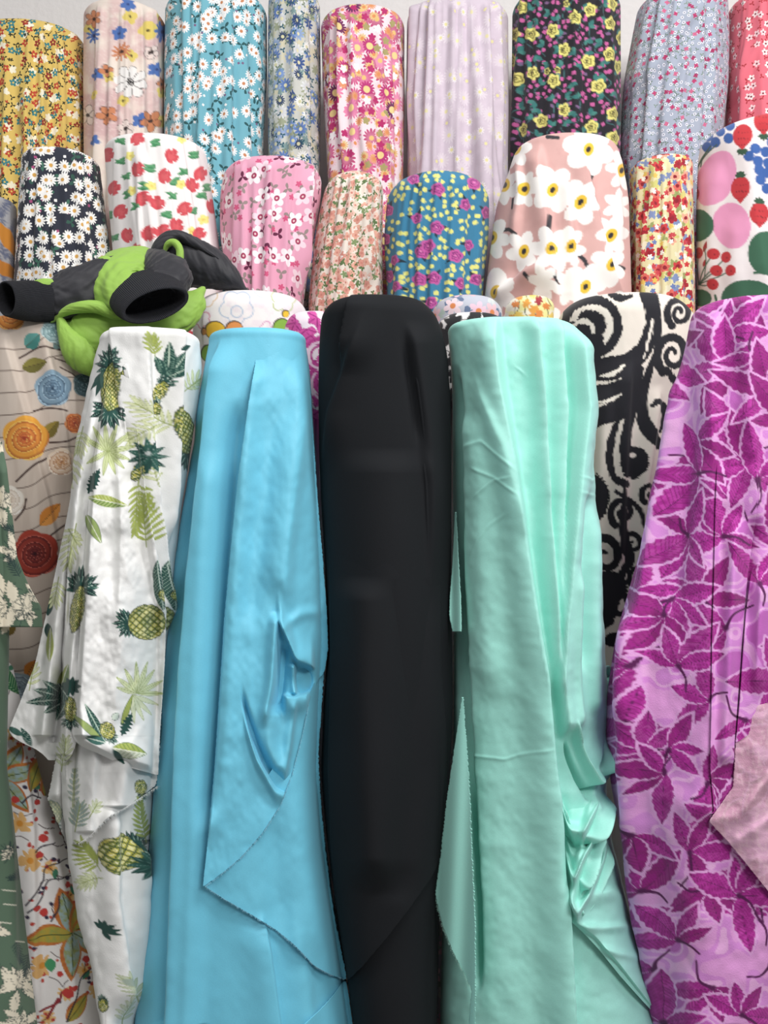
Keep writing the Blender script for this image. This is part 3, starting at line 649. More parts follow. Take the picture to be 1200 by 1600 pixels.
Bolt(W2 - 0.03, o16, 211, 0.11, 0.35, [vf([(842, 220), (850, 300), (866, 420), (868, 480)], 0.020, 22, 5), vf([(812, 235), (815, 300), (800, 400)], 0.012, 10, 6), vf([(905, 225), (925, 320), (950, 420), (978, 475)], 0.016, 26, 6), vf([(882, 260), (893, 360), (893, 475)], 0.012, 14, 5), vf([(955, 240), (965, 320), (972, 400)], 0.008, 10, 6), bump(838, 432, 20, 26, 0.016, 35), bump(800, 425, 14, 24, -0.012, 40), hf([(770, 462), (815, 432), (860, 408)], 0.012, 7, 14), wrinkle(0.002, 40, 60, 4)], Dl=[(228, 0.095), (330, 0.11), (480, 0.13)], flat=2.3, edge=0.16).make('fabric_bolt', painted('white_poppy_print', crumple=0.3), step=1.5, painter=p_white_flower, label='dusty pink bolt with big white flowers with yellow centres')

M = floral('red_meadow_print', (222, 212, 160), [
    dict(sc=52, R=0.5, n=4, dep=0.5, prob=0.8, cols=[(122, 140, 186), (206, 200, 110), (228, 222, 190), (150, 160, 90)], rnd=0.95, wob=0.5),
    dict(sc=40, R=0.44, n=5, dep=0.35, prob=0.72, cols=[(208, 50, 56), (224, 96, 84), (176, 30, 44), (240, 160, 130)], rc=0.16, cc=(150, 24, 40), rnd=0.9, off=6, wob=0.2),
    dict(sc=70, R=0.40, n=5, dep=0.5, prob=0.6, cols=[(210, 44, 50), (230, 190, 80), (240, 236, 226), (206, 60, 70), (98, 120, 180)], rnd=0.95, off=12.4)])
row(W2 + 0.01, 985, 1077, 243, 480, 171, 6, 0.007, zb=0.35, D=0.085).make('fabric_bolt', M, step=1.8, label='bolt of busy red, yellow and blue meadow flowers beside the fruit print')

def p_fruit(p):
    p.fill((234, 226, 226)); T = lambda X, Y: (740 + X / 2.609, 180 + Y / 2.609); S = 1 / 2.609
    GR = (56, 104, 78); RD = (206, 46, 54); BU = (50, 92, 168)
    def apple(X, Y, rx, ry):
        x, y = T(X, Y); p.flower(x, y, rx * S, 2, 90, GR, 0.12, squash=rx / ry)
    for X, Y, rx, ry, rot in [(990, 258, 118, 76, 112), (1057, 452, 96, 74, 80)]:
        x, y = T(X, Y); p.ell(x, y, rx * S, ry * S, rot, (232, 146, 188), rough=0.4)
    for X, Y, rx, ry in [(925, 450, 62, 66), (1195, 565, 75, 90), (1120, 745, 110, 72), (925, 745, 45, 35), (1330, 300, 80, 90)]:
        x, y = T(X, Y); p.ell(x, y, rx * S, ry * S, 0, GR, rough=0.4)
    p.stroke([T(1165, 610), T(1168, 640), T(1145, 645)], 2.2, GR); p.stroke([T(990, 760), T(985, 735)], 2, GR)
    def berry(X, Y, r=26): x, y = T(X, Y); p.ell(x, y, r * S, r * S * 1.05, 0, BU, rough=0.3)
    for X, Y in [(965, 48), (1005, 65), (1045, 42), (955, 85), (1040, 95), (985, 110), (950, 130), (1150, 140), (1125, 172), (1190, 150), (1160, 190), (1200, 195), (1165, 225), (1195, 235), (1170, 265), (1195, 300), (1215, 110), (1230, 270), (1240, 160)]: berry(X, Y, 21)
    def straw(X, Y, s=1.0, up=True):
        x, y = T(X, Y); q = s * S
        p.ell(x, y - 8 * q, 40 * q, 48 * q, 8, RD); p.leaf(x, y - 40 * q, 95 * q, 30 * q, 90, RD)
        for k in range(14): p.ell(x + (k * 37 % 50 - 25) * q, y + (k * 53 % 80 - 45) * q, 0.8, 1.1, 0, (120, 30, 40))
        c = y + (52 * q if not up else -54 * q)
        for a in range(5): p.leaf(x, c, 26 * q, 8 * q, (200 + 35 * a) if up else (20 + 35 * a), (50, 86, 62))
        if up: p.stroke([(x, c), (x + 1, c - 18 * q)], 1.2, (50, 86, 62))
    straw(1098, 92, 1.0, False); straw(1090, 308, 1.0); straw(1166, 412, 0.95); straw(1182, 28, 1.0, False); straw(905, 325, 0.5); straw(1290, 420, 1); straw(1330, 100, 1)
    for X, Y in [(1000, 860), (1250, 900), (1120, 1010)]: x, y = T(X, Y); p.ell(x, y, 30, 40, 10, (232, 146, 188), rough=0.4)
    straw(1120, 880); straw(980, 1030); straw(1260, 1060); apple(1330, 760, 70, 70); apple(1010, 1160, 80, 70)
    base = T(920, 690)
    for X, Y in [(925, 562), (985, 567), (1033, 580), (995, 635), (1052, 635), (978, 690)]:
        x, y = T(X, Y); p.stroke([base, ((base[0] + x) / 2 - 2, (base[1] + y) / 2 + 2), (x, y)], 1.0, GR); p.ell(x, y, 8.6, 8.8, 0, RD); p.ell(x + 1.5, y + 1, 1.2, 1.2, 0, (130, 26, 40))
    p.leaf(*T(950, 560), 18, 3, -75, (180, 40, 50)); p.leaf(*T(948, 620), 14, 2.5, -70, (180, 40, 50))
    p.stroke([T(950, 660), T(960, 600), T(955, 545)], 0.8, GR)
    p.leaf(*T(880, 215), 46, 6, -78, (170, 40, 46))
    for a, b in [((965, 125), (910, 225)), ((955, 140), (925, 210)), ((930, 95), (905, 200)), ((990, 120), (915, 205))]: p.stroke([T(*b), T((a[0] + b[0]) / 2 - 8, (a[1] + b[1]) / 2), T(*a)], 1.0, (62, 92, 70))
o18 = [(200, 1112, 1296), (232, 1093, 1300), (330, 1089, 1300), (480, 1091, 1300), (620, 1096, 1300)]
Bolt(W2 - 0.02, o18, 176, 0.12, 0.35, [vf([(1122, 250), (1110, 340), (1108, 470)], 0.008, 20, 14), vf([(1175, 200), (1180, 330), (1200, 470)], 0.008, 26, 10), vf([(1150, 330), (1150, 480)], 0.006, 16, 16), wrinkle(0.0015, 30, 60, 6)], edge=0.28).make('fabric_bolt', painted('fruit_print', crumple=0.25), step=1.5, painter=p_fruit, label='white bolt printed with strawberries, blue berries and big pink circles')

# ------------------------------------------------------------------ the row half hidden behind the front bolts
def p_outline(p):
    p.fill((238, 232, 232)); p.mottle((232, 220, 226), 14, 14, 0.5, 0.7, 3)
    p.ring(370, 480, 27, 1.0, (176, 192, 216), 5, 0.22, 20); p.ring(370, 487, 9, 1.0, (176, 192, 216)); p.ring(443, 468, 20, 0.9, (176, 196, 120), 5, 0.25, 60)
    p.ring(322, 462, 18, 0.9, (226, 190, 150), 5, 0.2, 0); p.ring(318, 500, 14, 0.9, (214, 130, 150), 5, 0.2, 30); p.ring(416, 512, 10, 0.9, (214, 150, 190), 3, 0.3, 40); p.ring(408, 452, 12, 0.8, (190, 200, 222), 4, 0.2)
    for x, y, R, c in [(338, 517, 14, (244, 190, 40)), (366, 515, 13, (236, 146, 72)), (440, 511, 13, (132, 182, 60)), (327, 552, 13, (132, 182, 60)), (446, 490, 5, (244, 196, 40)), (320, 518, 5, (200, 130, 60))]:
        p.ell(x, y, R + 1.2, R + 1.2, 0, (56, 44, 36)); p.ell(x + 0.8, y + 0.8, R, R, 0, c)
o19 = [(468, 306, 478), (520, 302, 482), (640, 300, 478), (760, 310, 470)]
Bolt(W1, o19, 452, 0.085, 0.12, [vf([(322, 470), (320, 560)], 0.006, 4, 30), wrinkle(0.001, 30, 40, 3)], edge=0.35).make('fabric_bolt', painted('pastel_outline_print', crumple=0.2), step=1.6, ybot=640, painter=p_outline, label='white bolt with pastel outlines and orange and green dots behind the sky blue cloth')

M = floral('lemon_slice_print', (240, 226, 200), [dict(sc=22, R=0.45, n=8, dep=0.1, prob=0.8, cols=[(238, 206, 130), (238, 190, 120), (244, 236, 220)], rc=0.36, cc=(244, 226, 160), rnd=0.6)])
Bolt(1.60, [(528, 372, 437), (600, 370, 440), (760, 372, 438)], 515, 0.03, 0.0, [], edge=0.5).make('fabric_bolt', M, step=2.5, ybot=620, label='pale lemon print bolt, just its rim showing over the sky blue cloth')

def p_pinkleaf(p):
    p.fill((242, 224, 234)); r = random.Random(4)
    for x, y in scatter(r, 430, 560, 470, 680, 24):
        a = r.uniform(0, 360)
        for k in range(3): p.leaf(x, y, 17, 6, a + 60 * k, (214, 70, 160), vein=(150, 20, 110), serr=0.4, line=(170, 30, 120), lw=0.6)
    for x, y, R in [(515, 600, 34), (500, 555, 26)]:
        for k in range(3): p.ring(x, y, R - 6 * k, 1.8, (196, 50, 144) if k % 2 == 0 else (240, 200, 225))
Bolt(1.615, [(503, 447, 535), (540, 441, 540), (680, 446, 538), (760, 450, 530)], 484, 0.04, 0.0, [wrinkle(0.001, 30, 40, 3)], edge=0.5).make('fabric_bolt', painted('pink_leaf_print'), step=1.5, ybot=660, painter=p_pinkleaf, label='white bolt with hot pink leaves tucked between the blue and black cloths')

def p_blackleaf(p):
    p.fill((238, 234, 232)); r = random.Random(6)
    for x, y in scatter(r, 670, 820, 480, 640, 26):
        a = r.uniform(0, 360)
        for k in range(4): p.leaf(x, y, 18, 5.5, a + 55 * k, (36, 36, 40))
        p.stroke([(x, y), (x + 16, y - 7), (x + 26, y - 3)], 0.7, (40, 40, 44))
Bolt(1.615, [(500, 684, 790), (560, 684, 796), (760, 690, 790)], 486, 0.045, 0.0, [], edge=0.45).make('fabric_bolt', painted('black_leaf_print'), step=1.5, ybot=640, painter=p_blackleaf, label='white bolt with black leaves peeking over the mint green cloth')

M = floral('slate_daisy_print', (182, 186, 200), [
    dict(sc=34, R=0.5, n=4, dep=0.7, prob=0.8, cols=[(96, 116, 150), (196, 206, 206), (170, 190, 180)], rnd=0.9, wob=0.3),
    dict(sc=24, R=0.46, n=6, dep=0.5, prob=0.75, cols=[(226, 188, 206), (232, 206, 214), (222, 180, 190)], rc=0.13, cc=(222, 130, 70), rnd=0.75, off=4.2)])
Bolt(1.765, [(474, 676, 784), (520, 672, 786), (700, 676, 780)], 458, 0.06, 0.12, [], edge=0.5).make('fabric_bolt', M, step=1.8, ybot=620, label='slate grey bolt with pink orange-centred daisies behind the mint cloth')
def p_meadow(p):
    p.fill((240, 236, 214)); p.mottle((238, 232, 150), 16, 16, 0.45, 0.6, 3); r = random.Random(12)
    for x, y in scatter(r, 770, 890, 450, 620, 17):
        q = r.random()
        if q < 0.75: p.stroke([(x, y), (x + r.uniform(-6, 6), y + 14), (x + r.uniform(-8, 8), y + 26)], 0.6, (54, 56, 40))
        p.flower(x, y, r.uniform(6, 9), 5, x * 9, [(236, 160, 62), (232, 136, 60), (240, 206, 90), (170, 50, 60)][int(q * 3.3)], 0.45, jit=0.3)
Bolt(1.75, [(476, 790, 866), (520, 788, 862), (700, 792, 860)], 459, 0.055, 0.12, [], edge=0.5).make('fabric_bolt', painted('orange_meadow_print'), step=1.5, ybot=620, painter=p_meadow, label='cream bolt with loose orange and yellow flowers beside the black swirl print')

def p_swirl(p):
    p.fill((232, 222, 208)); K = (28, 28, 36); s = 1 / 3.077
    T = lambda pts: [(860 + a * s, 440 + b * s) for a, b in pts]
    def st(pts, w, c=K, rag=1.6):
        p.stroke(T(pts), [q * s for q in w] if not np.isscalar(w) else w * s, c, rag=rag)
    W = (234, 226, 212)
    st([(60, 230), (90, 140), (150, 95), (230, 90), (300, 135), (325, 210), (300, 290), (235, 335), (150, 365), (60, 380)], [16, 22, 26, 24, 22, 22, 24, 30, 30, 30])
    p.ell(*T([(150, 270)])[0], 34, 26, 10, K, rough=2); p.ell(*T([(200, 200)])[0], 24, 20, 30, K, rough=2)
    st([(105, 215), (150, 190), (195, 205), (205, 245)], [6, 14, 12, 4], W); st([(215, 118), (262, 140), (284, 190), (285, 240), (262, 300)], [5, 11, 13, 12, 4], W)
    st([(0, 160), (30, 110), (80, 75)], [22, 20, 10]); st([(290, 60), (340, 80), (390, 70)], [14, 18, 10])
    st([(470, 60), (492, 130), (490, 220), (450, 320), (380, 390), (280, 420), (150, 420)], [42, 38, 36, 40, 52, 60, 52])
    st([(430, 420), (380, 500), (300, 540), (160, 540)], [20, 50, 54, 40]); st([(240, 455), (300, 445), (350, 405)], [4, 13, 6], W); st([(205, 575), (270, 580), (340, 545)], [4, 9, 5], W)
    st([(400, 560), (340, 620), (250, 650), (150, 700)], [36, 46, 44, 40])
    st([(420, 520), (390, 620), (370, 720), (360, 800), (395, 880)], [24, 26, 22, 30, 40]); p.ell(*T([(400, 870)])[0], 20, 26, 10, K, rough=2); p.ell(*T([(395, 835)])[0], 5, 4, 0, W)
    st([(325, 670), (298, 770), (290, 860), (310, 940), (360, 975)], [10, 18, 18, 16, 20]); 
    st([(505, 90), (515, 200), (508, 330), (470, 450), (440, 560), (440, 660), (480, 740), (530, 790)], [20, 20, 14, 20, 24, 28, 34, 24]); st([(492, 180), (478, 260), (448, 370)], [3, 8, 3], W)
    st([(480, 600), (510, 580), (545, 610), (550, 660), (525, 720)], [10, 16, 20, 18, 8])
    for cx, cy, R, tn in [(620, 150, 62, 2.2), (590, 350, 84, 2.1), (350, 1110, 60, 1.8), (395, 1260, 50, 1.8), (470, 1020, 42, 1.6), (270, 1320, 92, 1.9), (420, 1420, 46, 1.6), (330, 1560, 70, 1.8)]:
        n = 16; pts = []; ws = []
        for k in range(n + 1):
            t = k / n; a = 2.2 + t * tn * 6.283 * 0.75; rr = R * (1 - 0.85 * t); pts.append((cx + rr * math.cos(a), cy + rr * 1.25 * math.sin(a))); ws.append(R * 0.24 * (1 - 0.65 * t) + 3)
        st(pts, ws, rag=1.0)
    p.ell(*T([(215, 1040)])[0], 24, 38, 0, K, rough=2); p.ell(*T([(280, 1470)])[0], 30, 26, 0, K, rough=2); st([(360, 1000), (350, 1180), (380, 1330), (330, 1440), (300, 1600)], [10, 18, 24, 18, 20])
    st([(560, 420), (600, 480), (640, 520)], [14, 18, 12]); st([(320, 1010), (420, 1090), (440, 1180)], [10, 14, 6])
    for k in range(7): p.ell(930 + 14 * (k % 3), 940 + 30 * k, 14, 12, 0, K, rough=2)
o24 = [(480, 876, 1076), (520, 868, 1086), (700, 880, 1078), (1000, 890, 1062), (1100, 892, 1050)]
Bolt(1.70, o24, 455, 0.105, 0.0, [vf([(985, 560), (978, 700), (970, 900)], 0.010, 30, 5), vf([(1030, 600), (1010, 760), (1000, 950)], 0.012, 16, 5), vf([(950, 600), (935, 800), (935, 1000)], 0.008, 16, 12), wrinkle(0.0015, 30, 60, 8)], edge=0.35).make('fabric_bolt', painted('black_swirl_print', crumple=0.3), step=1.5, ybot=1080, painter=p_swirl, label='cream bolt with bold black ikat swirls behind the mint and magenta cloths')

# ------------------------------------------------------------------ front left: paper-rose print, dark green leaf print, berry print
def p_roses(p):
    p.fill((206, 190, 176)); p.mottle((190, 172, 158), 14, 90, 0.4, 0.7, 5, 0.6); s = 1 / 3.636; T = lambda a, b: (a * s, 480 + b * s)
    for k in range(18):
        y = 490 + k * 36; p.stroke([(-60, y + 18), (40, y + 8 + (k * 37 % 13)), (90, y - 6), (190, y - 20 + (k * 29 % 15))], 0.8, (96, 76, 66))
    for a, b, c, d in [((110, 290), (240, 230), (380, 250), 1.4), ((190, 590), (280, 575), (380, 590), 1.2), ((100, 990), (200, 900), (290, 845), 1.6), ((280, 770), (370, 765), (430, 740), 1.3), ((90, 1210), (140, 1150), (155, 1090), 1.5), ((280, 1300), (350, 1250), (420, 1200), 1.4), ((310, 290), (370, 310), (420, 330), 1.0), ((340, 340), (420, 390), (460, 440), 1.0)]:
        p.stroke([T(*a), T(*b), T(*c)], d, (66, 40, 36))
    for X, Y, ln, w, a, c, c2 in [(125, 345, 150, 42, -12, (136, 128, 50), (112, 106, 42)), (145, 225, 110, 48, -38, (86, 158, 150), (60, 136, 128)), (245, 745, 130, 38, -48, (150, 130, 48), (118, 104, 38)), (230, 1240, 170, 44, -48, (214, 128, 40), (232, 150, 60)), (20, 1860, 100, 40, -50, (150, 120, 40), (120, 96, 36)), (150, 2100, 110, 40, -60, (222, 130, 40), (230, 150, 60)), (300, 200, 60, 25, 30, (120, 150, 150), (100, 130, 130))]:
        p.leaf(*T(X, Y), ln * s, w * s, a, c, c2=c2, vein=(90, 70, 40), vw=0.3)
    p.rose(*T(150, 748), 36, (240, 172, 50), (214, 92, 48), (166, 58, 32)); p.rose(*T(300, 465), 29, (132, 164, 186), (86, 120, 150), (54, 78, 104)); p.rose(*T(345, 880), 22, (232, 216, 196), (222, 160, 100), (176, 112, 70))
    p.rose(*T(200, 1400), 38, (186, 60, 40), (110, 34, 40), (66, 20, 30)); p.rose(*T(305, 130), 20, (150, 176, 180), (110, 150, 152), (78, 112, 118)); p.rose(*T(480, 440), 20, (84, 112, 120), (60, 90, 98), (40, 62, 70)); p.rose(*T(60, 40), 26, (240, 150, 50), (222, 120, 50), (160, 70, 40))
    p.rose(*T(420, 660), 16, (220, 120, 50), (190, 80, 50), (120, 40, 40)); p.rose(*T(110, 2160), 24, (150, 170, 180), (120, 140, 152), (84, 96, 110)); p.rose(*T(60, 1100), 24, (232, 226, 216), (220, 200, 180), (190, 170, 150))
o25 = [(512, -62, 172), (560, -66, 176), (900, -60, 150), (1130, -60, 130), (1300, -50, 120)]
B25 = Bolt(1.62, o25, 492, 0.075, 0.0, [vf([(5, 510), (40, 640), (75, 780), (96, 900)], 0.012, 50, 4), vf([(62, 500), (98, 640), (112, 780)], 0.010, 20, 4), vf([(110, 560), (120, 700), (110, 860)], 0.008, 14, 6), wrinkle(0.001, 30, 80, 2)], edge=0.3)
B25.make('fabric_bolt', painted('paper_rose_print'), step=1.5, ybot=1180, painter=p_roses, label='beige plank print bolt with orange, blue and red paper roses at the left')

GREEN = (82, 108, 86)
def p_creamleaf(p):
    p.fill(GREEN); r = random.Random(21); CR = (224, 214, 190); DK = (34, 58, 58)
    for x, y, R in [(5, 785, 34), (22, 860, 26), (10, 945, 46), (52, 930, 26), (40, 955, 22), (25, 1535, 40), (-20, 1440, 30), (10, 1330, 14), (-20, 700, 30), (30, 1600, 30)]:
        for k in range(9):
            a = r.uniform(0, 360); p.leaf(x + R * 0.3 * math.cos(k), y + R * 0.3 * math.sin(k), R * r.uniform(0.7, 1.05), R * 0.2, a, CR, serr=0.5, line=DK, lw=0.7)
        for k in range(26):
            a = r.uniform(0, 6.28); q = r.uniform(0, R * 0.75); x0, y0 = x + q * math.cos(a), y + q * math.sin(a); b = a + r.uniform(-.5, .5); l = r.uniform(5, 12)
            p.stroke([(x0, y0), (x0 + l * math.cos(b), y0 + l * math.sin(b))], 0.55, DK)
    for x, y in scatter(r, -190, -40, 640, 1640, 86): p.flower(x, y, 30, 9, x, CR, 0.5, line=DK, lw=.7)
    for x, y, a in [(40, 835, 200), (30, 900, 240), (44, 1360, 160), (20, 1470, 70), (45, 1490, 100)]: p.frond(x, y, a, 40, 9, 14, DK, w=1.0)
    for x, y in [(12, 1390), (14, 1412), (30, 1470), (5, 1440)]: p.stroke([(x - 10, y), (x + 8, y + 2)], 0.8, (214, 210, 190))
o26 = [(660, -190, -2), (760, -190, 6), (900, -190, 14), (1200, -180, 8), (1300, -176, 22), (1400, -172, 34), (1500, -168, 46), (1600, -164, 58)]
r26 = root('fabric_bolt', 'dark green bolt with cream leaves hanging along the left edge', 'fabric bolt', (-0.5, 1.42, 0.0))
B26 = Bolt(1.42, o26, 632, 0.10, 0.0, [vf([(0, 700), (8, 1000), (20, 1600)], 0.006, 14, 10), wrinkle(0.001, 30, 80, 2)], back=0.15)
M26 = painted('cream_leaf_print'); B26.make('drape', M26, r26, step=1.7, ybot=1600, painter=p_creamleaf, origin=r26.location)
B26.sheet('loose_end', M26, r26, [(-120, 690), (-120, 980)], [(2, 690), (10, 730), (18, 800), (26, 870), (42, 910), (64, 950), (66, 976), (66, 980)], off=0.012, step=1.5, painter=p_creamleaf, origin=r26.location, smooth=14,
          folds=[vf([(6, 720), (20, 880), (26, 980)], 0.006, 12, 14, (20, 1))])

def p_berry(p):
    p.fill((232, 228, 226)); r = random.Random(9); s = 1 / 3.636; T = lambda a, b: (a * s, 1200 + b * s)
    ST = (70, 40, 44); RE = (202, 62, 48)
    for x, y in scatter(r, -60, 190, 1040, 1640, 46):
        q = r.random()
        if q < 0.4: p.flower(x, y, 13, 6, x, (234, 188, 120), 0.5, cr=4, cc=(226, 150, 50), jit=.3)
        a = r.uniform(0, 6.28); p.stroke([(x, y), (x + 14 * math.cos(a), y + 14 * math.sin(a)), (x + 26 * math.cos(a + .3), y + 22 * math.sin(a + .3))], 0.7, ST)
        for k in range(4): p.ell(x + r.uniform(-16, 16), y + r.uniform(-16, 16), r.uniform(2, 4.2), r.uniform(2, 3.4), 0, RE if r.random() < .75 else (60, 50, 80), rough=.6)
        if r.random() < .4: p.leaf(x + 8, y, 18, 4, r.uniform(0, 360), (58, 128, 96))
    for X, Y in [(110, 310), (170, 515), (240, 1120)]: p.flower(*T(X, Y), 19, 6, X, (232, 178, 104), 0.55, cr=5, cc=(226, 146, 44), jit=.3); 
    def big(x, y, cols, R):
        for k, (a, c) in enumerate(cols): p.leaf(x, y, R, R * 0.23, a, (206, 122, 48), tint=(190, 92, 40)); p.leaf(x + 2, y, R * 0.9, R * 0.17, a, c, vein=(62, 84, 40), vw=0.6, tint=(150, 160, 70))
    BL = (150, 178, 182); YO = (188, 160, 50)
    big(*T(400, 930), [(-105, BL), (-62, YO), (-22, YO), (30, BL), (90, BL), (172, YO)], 74)
    big(*T(0, 60), [(-60, (150, 178, 190)), (-20, BL), (50, BL)], 66); big(*T(160, 130), [(-70, YO)], 62); big(*T(380, 1440), [(-55, YO)], 56); big(*T(250, 160), [(-80, YO)], 40)
    for pts in [[(150, 770), (240, 650), (260, 560), (380, 515)], [(160, 810), (230, 750), (270, 640), (340, 620), (460, 605)], [(380, 1440), (430, 1300), (470, 1180), (600, 1090)], [(120, 190), (160, 150), (230, 170)], [(200, 470), (240, 440), (300, 420)], [(290, 870), (330, 790), (330, 720)]]:
        p.stroke([T(*q) for q in pts], [1.4, 1.3, 1.1, 0.8][:len(pts)], (52, 44, 58))
    p.stroke([T(230, 1380), T(330, 1330), T(350, 1270)], 1.8, (150, 40, 50)); p.stroke([T(270, 1420), T(330, 1310)], 2.2, (150, 40, 50))
    for X, Y, R in [(85, 175, 6), (210, 195, 5), (215, 790, 5), (380, 660, 5), (425, 665, 5), (490, 1085, 6), (555, 1100, 6), (340, 1165, 5), (385, 1270, 9), (420, 1240, 5), (240, 395, 7), (220, 490, 6), (250, 820, 7), (200, 290, 4)]: p.ell(*T(X, Y), R, R * .9, 0, (206, 56, 50), rough=.8)
    for X, Y in [(295, 510), (390, 560), (245, 680), (265, 850), (130, 100), (200, 130), (290, 770)]: p.ell(*T(X, Y), 3.6, 3, 30, (52, 46, 74), rough=.6)
    p.leaf(*T(-40, -600), 66, 12, 50, (40, 110, 66), ribs=5, ribc=(150, 190, 140)); p.leaf(*T(280, 1080), 22, 9, 80, (66, 158, 104))
o27 = [(1052, -120, 22), (1100, -126, 34), (1250, -126, 74), (1300, -126, 94), (1400, -120, 140), (1450, -116, 158), (1600, -110, 166)]
Bolt(1.50, o27, 1036, 0.055, 0.0, [vf([(30, 1150), (50, 1300), (60, 1600)], 0.010, 20, 6), vf([(70, 1280), (100, 1400), (120, 1600)], 0.008, 18, 8), wrinkle(0.0015, 24, 60, 12)], edge=0.3, back=0.3, Dl=[(1050, 0.045), (1400, 0.06), (1600, 0.06)]).make('fabric_bolt', painted('berry_print', crumple=.2), step=1.5, ybot=1605, painter=p_berry, label='white bolt with lilies and red berry twigs at the lower left')

def fray(bolt, pts, mat, parent, off, seed, dens=1.3, ln=(1.5, 4.5), dirn=(0.4, 1.0), label='pale frayed threads'):
    """short loose threads along a raw edge: far too many to count, one mesh"""
    r = random.Random(seed); V = []; Fc = []
    for (x0, y0), (x1, y1) in zip(pts[:-1], pts[1:]):
        L = math.hypot(x1 - x0, y1 - y0)
        for k in range(int(L * dens)):
            t = r.random(); x, y = x0 + (x1 - x0) * t, y0 + (y1 - y0) * t
            l = r.uniform(*ln); a = math.atan2(dirn[1], dirn[0]) + r.uniform(-.9, .9)
            ex, ey = x + l * math.cos(a), y + l * math.sin(a); wx = 0.35
            d = float(bolt.depth(np.array([x]), np.array([y]))[0] - bolt.H(np.array([x]), np.array([y]))[0]) - off
            b = len(V); nx, ny = -math.sin(a) * wx, math.cos(a) * wx
            for px, py, q in ((x + nx, y + ny, 0), (x - nx, y - ny, 0), (ex, ey, 0.001), (x, y, 0.0009)):
                e = d - q; V.append(((px - CX) * e / F - parent.location[0], e - parent.location[1], EYE + (CY - py) * e / F - parent.location[2]))
            Fc += [(b, b + 1, b + 2), (b, b + 3, b + 2), (b + 1, b + 2, b + 3)]
    me = bpy.data.meshes.new('frayed_threads'); me.from_pydata(V, [], Fc); me.uv_layers.new(name='cloth'); me.materials.append(mat)
    o = bpy.data.objects.new('frayed_threads', me); COL.objects.link(o); o.parent = parent; o['kind'] = 'stuff'; o['label'] = label
    return o

